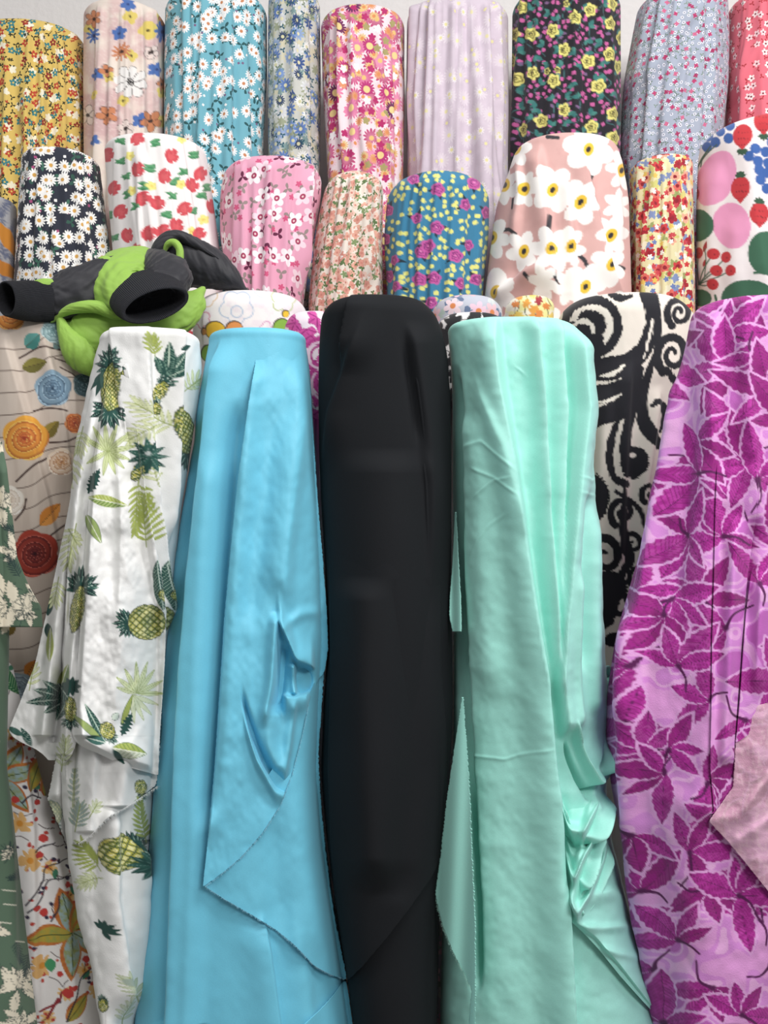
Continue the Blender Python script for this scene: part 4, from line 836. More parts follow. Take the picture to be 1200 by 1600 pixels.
# ------------------------------------------------------------------ front: pineapple print
LG, MG, DG = (166, 180, 82), (104, 140, 80), (30, 76, 68)
def p_pine(p):
    p.fill((232, 232, 230)); s = 1 / 3.636; T = lambda a, b: (a * s, 480 + b * s); U = lambda a, b: (a * s, 880 + b * s); V = lambda a, b: (a * s, 1200 + b * s)
    def fr(P, ang, ln, n=6, lw=24, c=(214, 220, 172), bend=0): p.frond(*P, ang, ln, n, lw, c, line=(150, 164, 84), w=1.9, bend=bend, back=6)
    fr(T(960, 680), 205, 70, 8, 30, bend=10); fr(T(870, 680), 150, 50, 6, 26); fr(T(620, 830), -40, 10, 1, 10)
    for a in (-150, -120, -95, -70, -40, -10, 20, 45, 70, 100, 150): p.leaf(*T(610, 820), 46 if a < 0 else 38, 3.6, a, (206, 216, 160), line=(144, 160, 80), lw=0.6, vein=(150, 170, 90), vw=0.2)
    fr(T(470, 700), 100, 40, 5, 22); fr(T(430, 850), 110, 60, 6, 26); fr(T(430, 1250), 115, 70, 7, 26, bend=-15); fr(T(400, 1280), 60, 20, 3, 18); fr(T(830, 1340), -95, 80, 8, 24, LG); fr(T(860, 1000), -100, 60, 6, 22); fr(T(780, 1000), 85, 90, 9, 22, LG, bend=8)
    fr(T(1060, 470), -60, 36, 5, 22, bend=25); fr(T(880, 270), -100, 30, 5, 20, LG)
    for a, l in ((-88, 56), (-60, 48), (-120, 40), (-30, 30)): p.leaf(*T(950, 400), l, 8, a, DG, ribs=4, ribc=(120, 160, 140), vein=(190, 210, 190), vw=0.5)
    p.leaf(*T(890, 290), 34, 7, 60, DG, ribs=4, ribc=(120, 160, 140)); p.leaf(*T(1000, 250), 26, 6, -20, DG)
    p.pineapple(*T(640, 455), 17, 36, 100); p.leaf(*T(600, 350), 46, 5, 110, DG); p.leaf(*T(600, 360), 40, 5, 130, DG); p.leaf(*T(590, 340), 34, 5, 95, (60, 104, 90)); p.ell(*T(650, 460), 12, 30, -8, (190, 186, 80)); p.pineapple(*T(645, 440), 15, 32, -95)
    p.pineapple(*T(905, 480), 9, 16, -60); p.pineapple(*T(890, 575), 6, 9, -90); p.pineapple(*T(1035, 700), 19, 36, 75); p.pineapple(*T(790, 920), 8, 19, -60)
    for k in range(11): p.leaf(*T(830, 850), 30, 4.5, k * 33, DG if k % 2 else (44, 96, 84), vein=(120, 150, 140), vw=0.2)
    p.ell(*T(825, 835), 3.4, 3.4, 0, (190, 200, 196))
    p.leaf(*T(500, 1080), 64, 9, 12, LG, vein=(232, 236, 214), vw=0.6, c2=(120, 150, 70), ribs=6, ribc=(200, 212, 140)); p.leaf(*T(490, 1180), 50, 8, 62, (150, 174, 96), line=(70, 100, 60), vein=(230, 232, 214), vw=.5)
    p.leaf(*T(500, 1060), 44, 7, -65, DG, serr=.8); p.leaf(*T(520, 1040), 30, 6, -80, DG, serr=.8)
    p.pineapple(*U(835, 335), 27, 29, 176); p.leaf(*U(900, -20), 50, 9, 90, DG, ribs=5, ribc=(150, 180, 160), vein=(190, 210, 190)); p.leaf(*U(930, 270), 76, 11, -98, DG, ribs=5, ribc=(150, 180, 160), vein=(200, 214, 200), vw=.5); p.pineapple(*U(950, 190), 9, 14, 30); p.leaf(*U(960, 420), 36, 6, -80, LG)
    for a, l in ((-172, 34), (-150, 42), (-125, 44), (-100, 50), (-80, 52), (-62, 46), (-35, 44), (-8, 42)): p.leaf(*U(780, 740), l, 3.6, a + 8, (212, 220, 170), line=(144, 160, 80), lw=.6, vein=(150, 170, 90), vw=.2)
    for a in (20, 45, 65, 85): p.leaf(*U(750, 750), 44, 3.2, a, (216, 222, 184), line=(150, 164, 90), lw=.6)
    p.leaf(*U(690, 920), 50, 4, -70, LG, line=(80, 110, 60)); p.leaf(*U(690, 980), 40, 7, -65, DG, serr=.9)
    p.pineapple(*U(440, 260), 10, 34, -80); p.leaf(*U(270, 300), 34, 6, -80, DG); p.leaf(*U(270, 340), 26, 6, 85, DG); fr(U(330, 100), 100, 40, 5, 22); p.leaf(*U(280, 560), 54, 6, -88, LG, vein=(232, 232, 210))
    p.leaf(*U(330, 750), 52, 8, -72, LG, vein=(230, 232, 214), c2=(120, 150, 84))
    for a, l in ((195, 58), (175, 68), (215, 50), (150, 46), (120, 40), (235, 30)): p.leaf(*U(390, 770), l, 8, a, DG, ribs=5, ribc=(130, 165, 148), vein=(196, 212, 198), vw=.6)
    for a in range(0, 360, 40): p.leaf(*U(405, 700), 16, 4, a, DG)
    p.pineapple(*U(400, 830), 9, 18, 90); p.leaf(*U(600, 1020), 70, 7, -118, DG, vein=(180, 204, 186), ribs=6, ribc=(110, 150, 130)); p.leaf(*U(580, 1010), 62, 5, -138, (150, 170, 90), line=(90, 120, 60)); p.pineapple(*U(610, 950), 11, 13, 60); p.leaf(*U(640, 890), 14, 5, -50, (200, 214, 200), line=DG)
    p.leaf(*U(640, 1050), 54, 12, 10, LG, vein=(236, 238, 214), vw=.8, c2=(226, 230, 206), line=(80, 110, 60), ribs=7, ribc=(110, 140, 60)); p.leaf(*U(600, 1020), 34, 7, 195, (60, 110, 100), vein=(200, 214, 200)); p.leaf(*U(640, 1060), 30, 5, 50, DG)
    fr(U(360, 1160), -85, 50, 6, 20, (206, 214, 180)); p.leaf(*U(180, 1040), 34, 6, -120, DG, ribs=4, ribc=(160, 180, 170)); p.leaf(*U(130, 980), 30, 5, -150, (60, 104, 94)); fr(U(170, 700), -80, 36, 4, 20)
    fr(V(430, 340), -70, 40, 6, 22, (150, 172, 168), bend=-10); p.pineapple(*V(290, 260), 17, 20, 90, fade=1); fr(V(420, 200), -88, 60, 6, 12, (170, 184, 186)); fr(V(520, 260), -60, 20, 3, 16, (206, 214, 180))
    p.pineapple(*V(662, 475), 30, 28, -20); 
    for k in range(12): p.leaf(*V(800, 545), 26, 4.5, k * 30, DG if k % 2 else (40, 90, 80), vein=(100, 140, 130), vw=.2)
    p.ell(*V(800, 545), 3, 3, 0, (190, 200, 196)); fr(V(560, 560), -150, 50, 8, 26, LG, bend=25); fr(V(560, 620), 160, 30, 5, 22, (206, 214, 170)); p.pineapple(*V(800, 110), 9, 11, 80); fr(V(830, 400), -110, 70, 9, 18, LG, bend=12)
    for a in (-140, -110, -80, -50, -20, 10, 60): p.leaf(*V(580, 910), 17, 3.2, a, DG)
    fr(V(740, 1310), -120, 50, 7, 22, (196, 206, 176)); p.pineapple(*V(585, 1350), 7, 10, -90); p.leaf(*V(640, 1180), 20, 6, 30, (160, 176, 160)); fr(V(700, 1440), -95, 40, 5, 20, (210, 216, 190))
M28 = painted('pineapple_print', crumple=0.22, weave=0.25, rough=0.85, crumple_scale=16)
r28 = root('fabric_bolt', 'white linen bolt printed with pineapples and palm fronds beside the sky blue cloth', 'fabric bolt', (-0.33, 1.47, 0.0))
o28 = [(540, 158, 312), (580, 146, 316), (640, 134, 307), (700, 126, 298), (800, 116, 282), (950, 108, 265), (1100, 104, 252), (1250, 110, 240), (1400, 134, 229), (1500, 162, 221), (1600, 180, 212)]
B28 = Bolt(1.47, o28, 512, 0.075, 0.0, [vf([(232, 490), (235, 640), (240, 800), (262, 1000)], 0.010, 34, 3), vf([(284, 490), (276, 620), (268, 720), (258, 860)], 0.009, 16, 4), vf([(178, 480), (188, 600), (200, 700)], 0.006, 4, 22), vf([(175, 1250), (172, 1400), (190, 1600)], 0.012, 14, 10), vf([(215, 1300), (214, 1600)], 0.010, 16, 6), wrinkle(0.002, 24, 50, 12)], edge=0.2, Dl=[(540, .07), (800, .09), (1150, 0.10), (1600, 0.10)], flat=2.3, back=0.4, gain=FOLD * 1.35)
B28.make('drape', M28, r28, step=1.5, ybot=1605, painter=p_pine, origin=r28.location)
B28.sheet('under_layer', M28, r28, [(112, 1100), (96, 1150), (84, 1200), (74, 1250), (80, 1262), (104, 1318), (106, 1322)], [(252, 1100), (248, 1180), (243, 1228), (205, 1256), (170, 1276), (140, 1306), (122, 1318), (107, 1322)], off=0.016, step=1.5, fray=1.6, painter=p_pine, origin=r28.location, smooth=6,
          folds=[vf([(104, 1100), (92, 1200), (88, 1260)], 0.010, 12, 10, (1, 20)), vf([(118, 1100), (112, 1200), (108, 1318)], -0.012, 9, 6, (1, 1)), vf([(150, 1150), (140, 1300)], 0.007, 16, 10, (1, 1)), vf([(205, 1150), (190, 1260)], 0.008, 20, 12, (1, 1))])
fray(B28, [(246, 1228), (205, 1256), (170, 1276), (140, 1306), (122, 1318)], plain('white_thread', (240, 240, 238), rough=0.9), r28, 0.026, 4, dens=2.5, ln=(2, 7), dirn=(.5, 1), label='white frayed fringe')
B28.sheet('side_fold', M28, r28, [(160, 545), (146, 600), (124, 700), (104, 810), (85, 900), (72, 960), (54, 1040), (30, 1100), (12, 1143), (24, 1156), (60, 1172), (76, 1188)], [(172, 545), (165, 600), (150, 700), (142, 800), (136, 900), (132, 960), (130, 1040), (126, 1100), (122, 1143), (118, 1165), (112, 1180), (104, 1190)], off=lambda px, py: 0.006 + 0.02 * sstep(700, 1100, py), step=1.4, painter=p_pine, origin=r28.location, fray=0.4, smooth=20,
          folds=[vf([(150, 620), (120, 760), (98, 900), (84, 1000), (66, 1150)], 0.016, 8, 14, (60, 1)), vf([(120, 850), (106, 1000), (84, 1160)], -0.012, 7, 7, (60, 1)), vf([(128, 880), (112, 1010), (98, 1180)], 0.010, 10, 7, (60, 1)), wrinkle(0.003, 20, 40, 5)])
B28.sheet('front_panel', M28, r28, [(176, 552), (158, 640), (143, 720), (136, 820), (129, 900), (124, 1000), (117, 1080), (111, 1140), (116, 1158), (130, 1168), (160, 1180), (190, 1196), (220, 1204), (246, 1211)], [(196, 552), (206, 620), (218, 700), (232, 800), (248, 880), (260, 950), (257, 1040), (250, 1140), (249, 1160), (248, 1175), (248, 1190), (247, 1205), (247, 1210), (247, 1211)], off=lambda px, py: 0.006 + 0.026 * sstep(650, 1050, py), step=1.4, painter=p_pine, origin=r28.location, fray=0.3, smooth=18,
          folds=[vf([(168, 600), (150, 720), (138, 900), (122, 1150)], 0.012, 4, 22, (60, 1)), vf([(196, 560), (222, 800), (244, 950), (244, 1150)], -0.009, 20, 6, (90, 60)), vf([(180, 600), (190, 800), (186, 1000)], 0.006, 8, 30, (80, 120)), hf([(120, 1150), (180, 1180), (240, 1196)], 0.012, 30, 8, (10, 10)), bump(190, 1190, 20, 12, -0.012), vf([(185, 900), (180, 1050), (170, 1180)], 0.006, 25, 25), wrinkle(0.0022, 22, 30, 15)])

# ------------------------------------------------------------------ front: plain sky blue cloth
SKY = (96, 192, 222)
M29 = plain('sky_blue_cotton', SKY, rough=0.55, weave=0.10, crumple=0.12, sheen=0.1)
r29 = root('fabric_bolt', 'plain sky blue cloth with a folded corner and frayed raw edges', 'fabric bolt', (-0.19, 1.50, 0.0))
o29 = [(540, 329, 478), (580, 320, 484), (640, 310, 488), (700, 300, 492), (800, 284, 498), (900, 272, 503), (1000, 263, 506), (1100, 254, 500), (1200, 246, 497), (1300, 239, 506), (1400, 232, 520), (1500, 223, 536), (1600, 214, 550)]
B29 = Bolt(1.50, o29, 513, 0.075, 0.0, [
    vf([(348, 525), (337, 620), (322, 760), (306, 900), (294, 1050), (286, 1200), (280, 1400), (270, 1610)], 0.014, 4, 26, (60, 1)),
    vf([(318, 640), (300, 800), (285, 950), (272, 1200), (258, 1600)], -0.006, 14, 10, (60, 1)),
    vf([(372, 620), (362, 700), (350, 900), (338, 1100), (325, 1300)], -0.012, 12, 16, (60, 60)),
    vf([(345, 700), (330, 850), (318, 1050), (312, 1300), (300, 1600)], 0.006, 12, 14, (60, 1)),
    vf([(408, 1420), (414, 1450), (424, 1520), (436, 1610)], 0.010, 34, 3, (60, 1)), vf([(460, 1400), (480, 1610)], 0.006, 18, 16, (100, 1)),
    wrinkle(0.001, 40, 60, 3)], edge=0.15, Dl=[(540, .07), (800, .095), (1100, .12), (1600, .15)], flat=2.2, back=0.4, gain=FOLD)
B29.make('drape', M29, r29, step=1.8, ybot=1610, origin=r29.location)
B29.sheet('folded_layer', M29, r29, [(504, 1040), (462, 1130), (400, 1250), (350, 1330), (318, 1384), (350, 1405), (394, 1430), (430, 1452), (462, 1478), (490, 1508), (515, 1522), (536, 1530)], [(507, 1040), (501, 1130), (498, 1160), (498, 1200), (502, 1260), (508, 1320), (516, 1390), (526, 1450), (534, 1490), (540, 1518), (541, 1529), (541, 1530)], off=0.012, step=1.5, fray=1.0, origin=r29.location, smooth=6, seed=3,
          folds=[vf([(466, 1150), (478, 1340), (520, 1560)], 0.010, 26, 22, (120, 120)), vf([(418, 1240), (440, 1500)], -0.005, 20, 20, (90, 90)), wrinkle(0.0012, 40, 50, 8)])
B29.sheet('corner_turnup', M29, r29, [(536, 1534), (520, 1556), (500, 1578), (476, 1600), (470, 1606)], [(541, 1534), (545, 1556), (548, 1578), (551, 1600), (552, 1606)], off=0.008, step=1.5, fray=0.6, origin=r29.location, smooth=4, tuck=0)
B29.sheet('loose_end', M29, r29, [(404, 527), (400, 560), (388, 631), (371, 750), (360, 860), (350, 970), (343, 1080), (335, 1200), (326, 1300), (317, 1385)], [(470, 527), (479, 560), (485, 620), (491, 700), (497, 790), (505, 880), (511, 960), (513, 1010), (508, 1048), (494, 1068), (482, 1100), (472, 1150), (456, 1210), (438, 1258), (410, 1302), (376, 1340), (345, 1366), (318, 1385)], off=lambda px, py: 0.0 + 0.016 * sstep(530, 720, py), step=1.4, fray=0.7, origin=r29.location, smooth=12, tuck=12,
          folds=[vf([(398, 560), (384, 660), (366, 800), (354, 950), (342, 1150), (326, 1330)], 0.009, 4, 18, (40, 60)),
                 vf([(470, 560), (478, 640), (462, 760), (448, 860), (444, 960)], 0.010, 24, 12, (50, 60)), vf([(430, 620), (414, 760), (400, 900), (390, 1000)], -0.007, 22, 18, (60, 60)),
                 hf([(376, 1085), (392, 1140), (412, 1190), (432, 1222), (452, 1232)], -0.012, 16, 7, (10, 12)), hf([(380, 1120), (400, 1185), (430, 1238), (452, 1246)], 0.008, 6, 14, (10, 10)),
                 vf([(432, 955), (428, 1010), (424, 1070), (410, 1140)], 0.013, 9, 6, (20, 40)), vf([(444, 1000), (440, 1060), (434, 1120)], -0.012, 6, 8, (20, 30)),
                 hf([(432, 962), (450, 1000), (462, 1030), (492, 1042)], 0.016, 26, 4, (10, 6)), bump(474, 1064, 12, 18, -0.034), vf([(458, 1035), (462, 1086)], 0.012, 6, 3, (8, 4)), hf([(440, 1088), (460, 1092), (486, 1082)], 0.014, 4, 22, (8, 8)),
                 vf([(422, 1100), (420, 1160), (440, 1215)], 0.007, 14, 14, (20, 20)), hf([(435, 985), (470, 960), (508, 955)], 0.004, 10, 10), 
                 vf([(462, 1090), (452, 1170), (440, 1235)], 0.007, 10, 4, (20, 20)), wrinkle(0.002, 30, 46, 21)])

M29t = plain('sky_blue_thread', (150, 214, 234), rough=0.8)
fray(B29, [(482, 1100), (472, 1150), (456, 1210), (438, 1258), (410, 1302), (376, 1340), (345, 1366), (320, 1385)], M29t, r29, 0.020, 1)
fray(B29, [(322, 1386), (350, 1404), (394, 1430), (430, 1452), (462, 1478), (490, 1508), (515, 1522), (540, 1530)], M29t, r29, 0.016, 2, dirn=(-.3, 1))

# ------------------------------------------------------------------ front: plain black cloth
M30 = plain('black_cotton', (14, 17, 22), rough=0.85, weave=0.10, crumple=0.10, sheen=0.0)
r30 = root('fabric_bolt', 'plain black cloth hanging between the sky blue and mint green cloths', 'fabric bolt', (0.0, 1.50, 0.0))
o30 = [(486, 505, 676), (520, 501, 690), (560, 499, 698), (620, 498, 702), (700, 499, 703), (800, 503, 702), (900, 509, 704), (1000, 513, 706), (1100, 506, 707), (1200, 502, 702), (1300, 510, 692), (1400, 524, 686), (1500, 540, 684), (1600, 554, 682)]
B30 = Bolt(1.50, o30, 459, 0.085, 0.0, [
    vf([(558, 440), (548, 500), (541, 540), (536, 590)], 0.014, 3, 30, (40, 60)), vf([(580, 470), (560, 545), (540, 590), (522, 640), (506, 740)], 0.008, 7, 26, (90, 90)),
    vf([(630, 500), (648, 620), (664, 740)], -0.008, 7, 5, (90, 90)), vf([(640, 500), (655, 640), (668, 760), (676, 960)], 0.008, 7, 26, (40, 200)), vf([(600, 700), (610, 1000), (600, 1400)], 0.008, 50, 50), wrinkle(0.0012, 90, 240, 5)], edge=0.35, Dl=[(486, .085), (800, .095), (1200, .11), (1600, .12)], flat=2.3, back=0.4, gain=FOLD)
B30.make('drape', M30, r30, step=2.0, ybot=1610, origin=r30.location)
B30.sheet('loose_end', M30, r30, [(540, 560), (524, 640), (516, 760), (514, 900), (516, 1050), (512, 1200), (516, 1320), (524, 1420), (534, 1490), (543, 1531)], [(664, 560), (676, 640), (684, 760), (688, 900), (690, 1050), (698, 1150), (698, 1250), (694, 1330), (674, 1372), (640, 1420), (604, 1466), (570, 1506), (548, 1528), (544, 1531)], off=lambda px, py: -0.004 + 0.018 * sstep(700, 1250, py), step=2.0, fray=0.5, origin=r30.location, smooth=14,
          folds=[vf([(560, 900), (566, 1150), (580, 1400)], 0.010, 34, 34), vf([(640, 900), (645, 1200), (620, 1420)], -0.006, 26, 26), wrinkle(0.0012, 90, 260, 9)])

# ------------------------------------------------------------------ front: plain mint cloth
MINT = (150, 223, 209)
M31 = plain('mint_green_cotton', MINT, rough=0.55, weave=0.10, crumple=0.14, sheen=0.1)
r31 = root('fabric_bolt', 'plain mint green cloth with long pleats and gathered lower right side', 'fabric bolt', (0.19, 1.50, 0.0))
o31 = [(520, 700, 893), (560, 704, 906), (620, 706, 911), (700, 706, 917), (800, 707, 925), (900, 708, 934), (1000, 709, 941), (1100, 710, 945), (1160, 709, 944), (1200, 706, 940), (1300, 700, 950), (1400, 694, 974), (1500, 690, 1003), (1600, 688, 1032)]
def wrk(seed, pts):  # thin creases left by folding
    return [hf(q, 0.0016, 2, 3, (12, 12)) for q in pts]
B31 = Bolt(1.50, o31, 497, 0.085, 0.0, [
    vf([(774, 480), (786, 600), (806, 720), (822, 850), (836, 960), (850, 1060), (860, 1200), (876, 1380), (892, 1610)], 0.020, 34, 4, (60, 1)),
    vf([(832, 480), (846, 640), (853, 800), (862, 1000), (868, 1100)], 0.013, 14, 3, (40, 90)), vf([(866, 480), (876, 640), (874, 760), (868, 900), (866, 1050)], 0.010, 12, 3, (40, 90)),
    vf([(884, 500), (893, 640), (886, 740), (878, 850), (872, 960), (868, 1060), (878, 1160)], 0.020, 4, 26, (50, 40)),
    vf([(905, 760), (904, 900), (908, 1060)], -0.007, 10, 10), vf([(920, 780), (924, 950), (926, 1120)], 0.008, 9, 12, (60, 30)), vf([(888, 880), (890, 1000), (896, 1140)], 0.006, 7, 9, (40, 30)),
    vf([(712, 560), (714, 700), (714, 900), (722, 1050), (728, 1200), (740, 1400), (744, 1560)], -0.016, 7, 7, (90, 60)), vf([(735, 640), (752, 720), (760, 860), (770, 1100)], 0.006, 24, 26), vf([(735, 560), (790, 700), (830, 860)], 0.004, 20, 9, (80, 80)),
    # swags of the gathered side
    hf([(880, 1160), (900, 1210), (922, 1246), (944, 1160)], -0.012, 8, 9, (8, 10)), hf([(884, 1120), (904, 1180), (924, 1222), (946, 1180)], 0.013, 7, 9, (10, 8)),
    hf([(872, 1240), (888, 1296), (912, 1300), (944, 1240)], 0.014, 8, 12, (10, 10)), hf([(876, 1276), (896, 1326), (918, 1318), (948, 1262)], -0.010, 8, 8, (10, 10)), hf([(882, 1330), (896, 1378), (912, 1340), (938, 1290)], 0.013, 7, 10, (8, 10)),
    hf([(888, 1400), (902, 1432), (930, 1380), (952, 1320)], 0.010, 12, 7, (8, 10)), vf([(928, 1240), (905, 1340), (890, 1430)], 0.010, 7, 9, (20, 20)),
    bump(880, 1320, 9, 60, -0.012), bump(945, 1190, 12, 22, 0.010),
    hf([(740, 782), (775, 752), (806, 746)], 0.0007, 2, 4), hf([(722, 700), (760, 690), (812, 740)], 0.0007, 3, 4), hf([(738, 730), (780, 748), (815, 778)], 0.0007, 3, 3), hf([(800, 570), (815, 580), (828, 596)], 0.0007, 2, 3), hf([(880, 745), (910, 752), (928, 746)], 0.0007, 2, 4), hf([(880, 770), (930, 775)], 0.0007, 2, 4), hf([(730, 1180), (790, 1186), (860, 1160)], 0.0007, 2, 3), hf([(735, 870), (770, 820), (800, 800)], 0.0007, 3, 4),
    wrinkle(0.0014, 34, 40, 13)], edge=0.12, Dl=[(520, .08), (800, .10), (1100, .115), (1600, .15)], flat=2.3, back=0.4, gain=FOLD * 1.15)
B31.make('drape', M31, r31, step=1.5, ybot=1610, origin=r31.location)
B31.sheet('gathered_end', M31, r31, [(872, 1240), (876, 1300), (882, 1360), (888, 1410), (890, 1438), (912, 1458), (936, 1484), (968, 1524), (1002, 1562), (1030, 1592)], [(938, 1240), (950, 1300), (963, 1350), (976, 1400), (990, 1450), (1006, 1500), (1020, 1545), (1030, 1578), (1033, 1590), (1032, 1592)], off=lambda px, py: 0.004 + 0.012 * sstep(1250, 1430, py), step=1.5, origin=r31.location, smooth=10,
          folds=[hf([(894, 1436), (930, 1462), (970, 1508), (1030, 1585)], 0.006, 26, 4, (10, 6)), hf([(890, 1428), (925, 1400), (960, 1392), (985, 1410)], 0.006, 8, 16, (8, 16)), hf([(906, 1448), (945, 1450), (990, 1446)], 0.005, 6, 8), hf([(935, 1480), (970, 1490), (1004, 1496)], 0.005, 6, 8), wrinkle(0.002, 26, 40, 31)])
B31.sheet('left_corner', M31, r31, [(711, 800), (707, 880), (703, 930), (702, 962), (707, 987)], [(713, 800), (717, 880), (720, 930), (721, 962), (721, 987)], step=1.4, fray=0.5, origin=r31.location, rim=0.003, off=0.0, tuck=0,
          dfun=lambda px, py: 1.460 - 0.0008 * (px - 700) - 0.00010 * (py - 800) + 0.004 * np.sin((px - 700) / 4.0))
B31.sheet('frayed_edge', M31, r31, [(722, 1090), (698, 1250), (688, 1340), (680, 1396), (682, 1410), (692, 1448), (708, 1488), (724, 1518), (737, 1546), (735, 1570), (733, 1604)], [(724, 1090), (735, 1250), (738, 1340), (741, 1396), (742, 1410), (743, 1448), (743, 1488), (743, 1518), (743, 1546), (743, 1570), (743, 1604)], off=0.0, tuck=0, step=1.5, fray=1.2, origin=r31.location, smooth=6, seed=7, rim=0.003, dfun=lambda px, py: 1.408 - 0.0009 * (px - 700) - 0.00004 * (py - 1300) + 0.004 * np.sin((px - 690) / 7.0 + py / 160.0))
B31.sheet('right_tab', M31, r31, [(934, 1040), (934, 1070), (934, 1120), (934, 1128)], [(952, 1040), (963, 1048), (966, 1065), (966, 1100), (964, 1122), (962, 1128)], off=-0.004, step=1.5, origin=r31.location, smooth=6, folds=[hf([(940, 1058), (966, 1054)], -0.010, 8, 4, (3, 3))])

fray(B31, [(680, 1396), (682, 1410), (692, 1448), (708, 1488), (724, 1518), (737, 1546)], plain('mint_thread', (190, 236, 224), rough=0.8), r31, 0.03, 3, dirn=(-1, .6))

# ------------------------------------------------------------------ front right: magenta leaf print
def p_magenta(p):
    p.fill((218, 132, 218)); a = np.arange(p.X.size); r = random.Random(40)
    n = fbm(p.X / 46, p.Y / 52, 12, 2)
    p.put(a, sstep(0.035, 0.028, np.abs(n - 0.47)), (234, 166, 226)); p.put(a, sstep(0.02, 0.014, np.abs(n - 0.62)), (234, 170, 226)); p.put(a, sstep(0.66, 0.67, n), (196, 92, 190)); p.put(a, sstep(0.36, 0.35, n), (230, 150, 222))
    D1, D2, MV, ST = (164, 12, 136), (188, 36, 158), (206, 96, 190), (92, 14, 84)
    spots = scatter(r, 930, 1270, 440, 1640, 90)
    spots += [(1005, 925), (1095, 740), (1170, 720), (1000, 1302), (1180, 560), (1155, 1400), (1010, 1170), (1060, 1040)]
    for pas in range(2):
        for k, (x, y) in enumerate(spots):
            if (k + pas) % 2: continue
            a0 = r.uniform(0, 360); m = r.choice([3, 4, 4, 5])
            for j in range(m):
                ang = a0 + j * r.uniform(42, 64); ln = r.uniform(54, 92); wd = ln * r.uniform(0.16, 0.22); c = r.choice([D1, D1, D2, D2, (150, 22, 120)])
                p.leaf(x, y, ln + 6, wd + 3.5, ang, (228, 158, 224), serr=.1)
                p.leaf(x, y, ln, wd, ang, c, serr=0.18, vein=ST, vw=0.25, tint=D1 if c != D1 else (186, 60, 160), c2=tuple(min(255, q + 14) for q in c), ribs=5.5, ribc=(140, 16, 112))
            q = math.radians(a0 + 190 + r.uniform(-20, 20)); l = r.uniform(30, 64)
            p.stroke([(x, y), (x + l * .5 * math.cos(q), y + l * .5 * math.sin(q) + 4), (x + l * math.cos(q + .35), y + l * math.sin(q + .35) + 4)], [2.8, 1.8, 1.5], ST); p.ell(x, y, 4.5, 4.5, 0, ST, soft=2.5)
def p_magenta_back(p):
    p_magenta(p); b = lin((216, 168, 186)); p.c[:] = p.c * 0.22 + b * 0.78; p.mottle((228, 186, 200), 3, 8, .5, .7, 3, .5)
M32 = painted('magenta_leaf_print', crumple=0.2, weave=0.35, rough=0.8)
r32 = root('fabric_bolt', 'magenta leaf print cloth with its pale wrong side turned out', 'fabric bolt', (0.55, 1.44, 0.0))
o32 = [(486, 1084, 1266), (560, 1068, 1272), (620, 1054, 1276), (700, 1040, 1280), (780, 1024, 1284), (850, 1006, 1286), (900, 990, 1286), (1000, 962, 1284), (1080, 950, 1280), (1150, 946, 1274), (1230, 956, 1262), (1300, 970, 1250), (1400, 990, 1232), (1500, 1010, 1208), (1600, 1030, 1180)]
B32 = Bolt(1.44, o32, 462, 0.10, 0.0, [
    vf([(1120, 475), (1118, 620), (1116, 800), (1108, 1000), (1108, 1150), (1106, 1300)], 0.008, 30, 7, (40, 60)), vf([(1166, 440), (1172, 650), (1190, 860)], 0.007, 16, 9, (40, 120)),
    vf([(1075, 560), (1048, 720), (1020, 880), (1000, 1000), (990, 1150)], 0.012, 20, 9, (60, 60)), vf([(1090, 640), (1070, 800), (1050, 960)], -0.006, 14, 14, (60, 60)), vf([(1000, 930), (985, 1060), (980, 1200), (1000, 1380), (1030, 1600)], 0.012, 12, 18, (60, 1)),
    vf([(1180, 800), (1172, 900), (1165, 1000)], -0.008, 9, 9), vf([(1080, 1200), (1090, 1400), (1100, 1600)], 0.008, 40, 30, (60, 1)), wrinkle(0.003, 40, 60, 17)], edge=0.22, Dl=[(486, .095), (900, .12), (1150, .135), (1600, .12)], flat=2.3, back=0.4, gain=FOLD)
B32.make('drape', M32, r32, step=1.6, ybot=1605, painter=p_magenta, origin=r32.location)
B32.sheet('loose_end', M32, r32, [(1122, 700), (1118, 800), (1116, 900), (1113, 1000), (1112, 1100), (1110, 1200), (1108, 1274), (1116, 1272)], [(1190, 700), (1182, 800), (1168, 900), (1160, 1000), (1154, 1080), (1148, 1160), (1146, 1236), (1118, 1272)], off=lambda px, py: 0.002 + 0.004 * sstep(740, 1000, py), step=1.6, painter=p_magenta, origin=r32.location, smooth=12, folds=[vf([(1150, 800), (1142, 1000), (1134, 1200)], 0.010, 14, 10, (60, 20))])
B32.sheet('wrong_side', painted('magenta_wrong_side', crumple=.15, weave=.4, rough=.9), r32, [(1238, 980), (1190, 1000), (1166, 1110), (1150, 1158), (1146, 1230), (1108, 1284), (1140, 1318), (1176, 1362), (1206, 1400), (1230, 1410)], [(1262, 980), (1262, 1000), (1262, 1110), (1262, 1158), (1262, 1230), (1258, 1284), (1254, 1318), (1248, 1362), (1242, 1400), (1238, 1410)], off=0.010, step=1.6, fray=0.8, tuck=0, painter=p_magenta_back, origin=r32.location, smooth=6, label='pale pink wrong side', folds=[vf([(1200, 1080), (1176, 1250), (1190, 1400)], 0.005, 16, 12, (60, 60)), hf([(1110, 1284), (1160, 1270), (1230, 1180)], 0.003, 10, 14), hf([(1140, 1320), (1190, 1290), (1240, 1250)], 0.003, 9, 12), wrinkle(0.001, 30, 16, 7)])
B32.sheet('side_flap', M32, r32, [(1176, 880), (1166, 960), (1160, 1040), (1156, 1100), (1150, 1160)], [(1262, 880), (1262, 960), (1262, 1040), (1226, 1110), (1152, 1160)], off=0.0115, step=1.6, painter=p_magenta, origin=r32.location, smooth=8, folds=[vf([(1190, 890), (1182, 1100)], 0.008, 9, 16)])

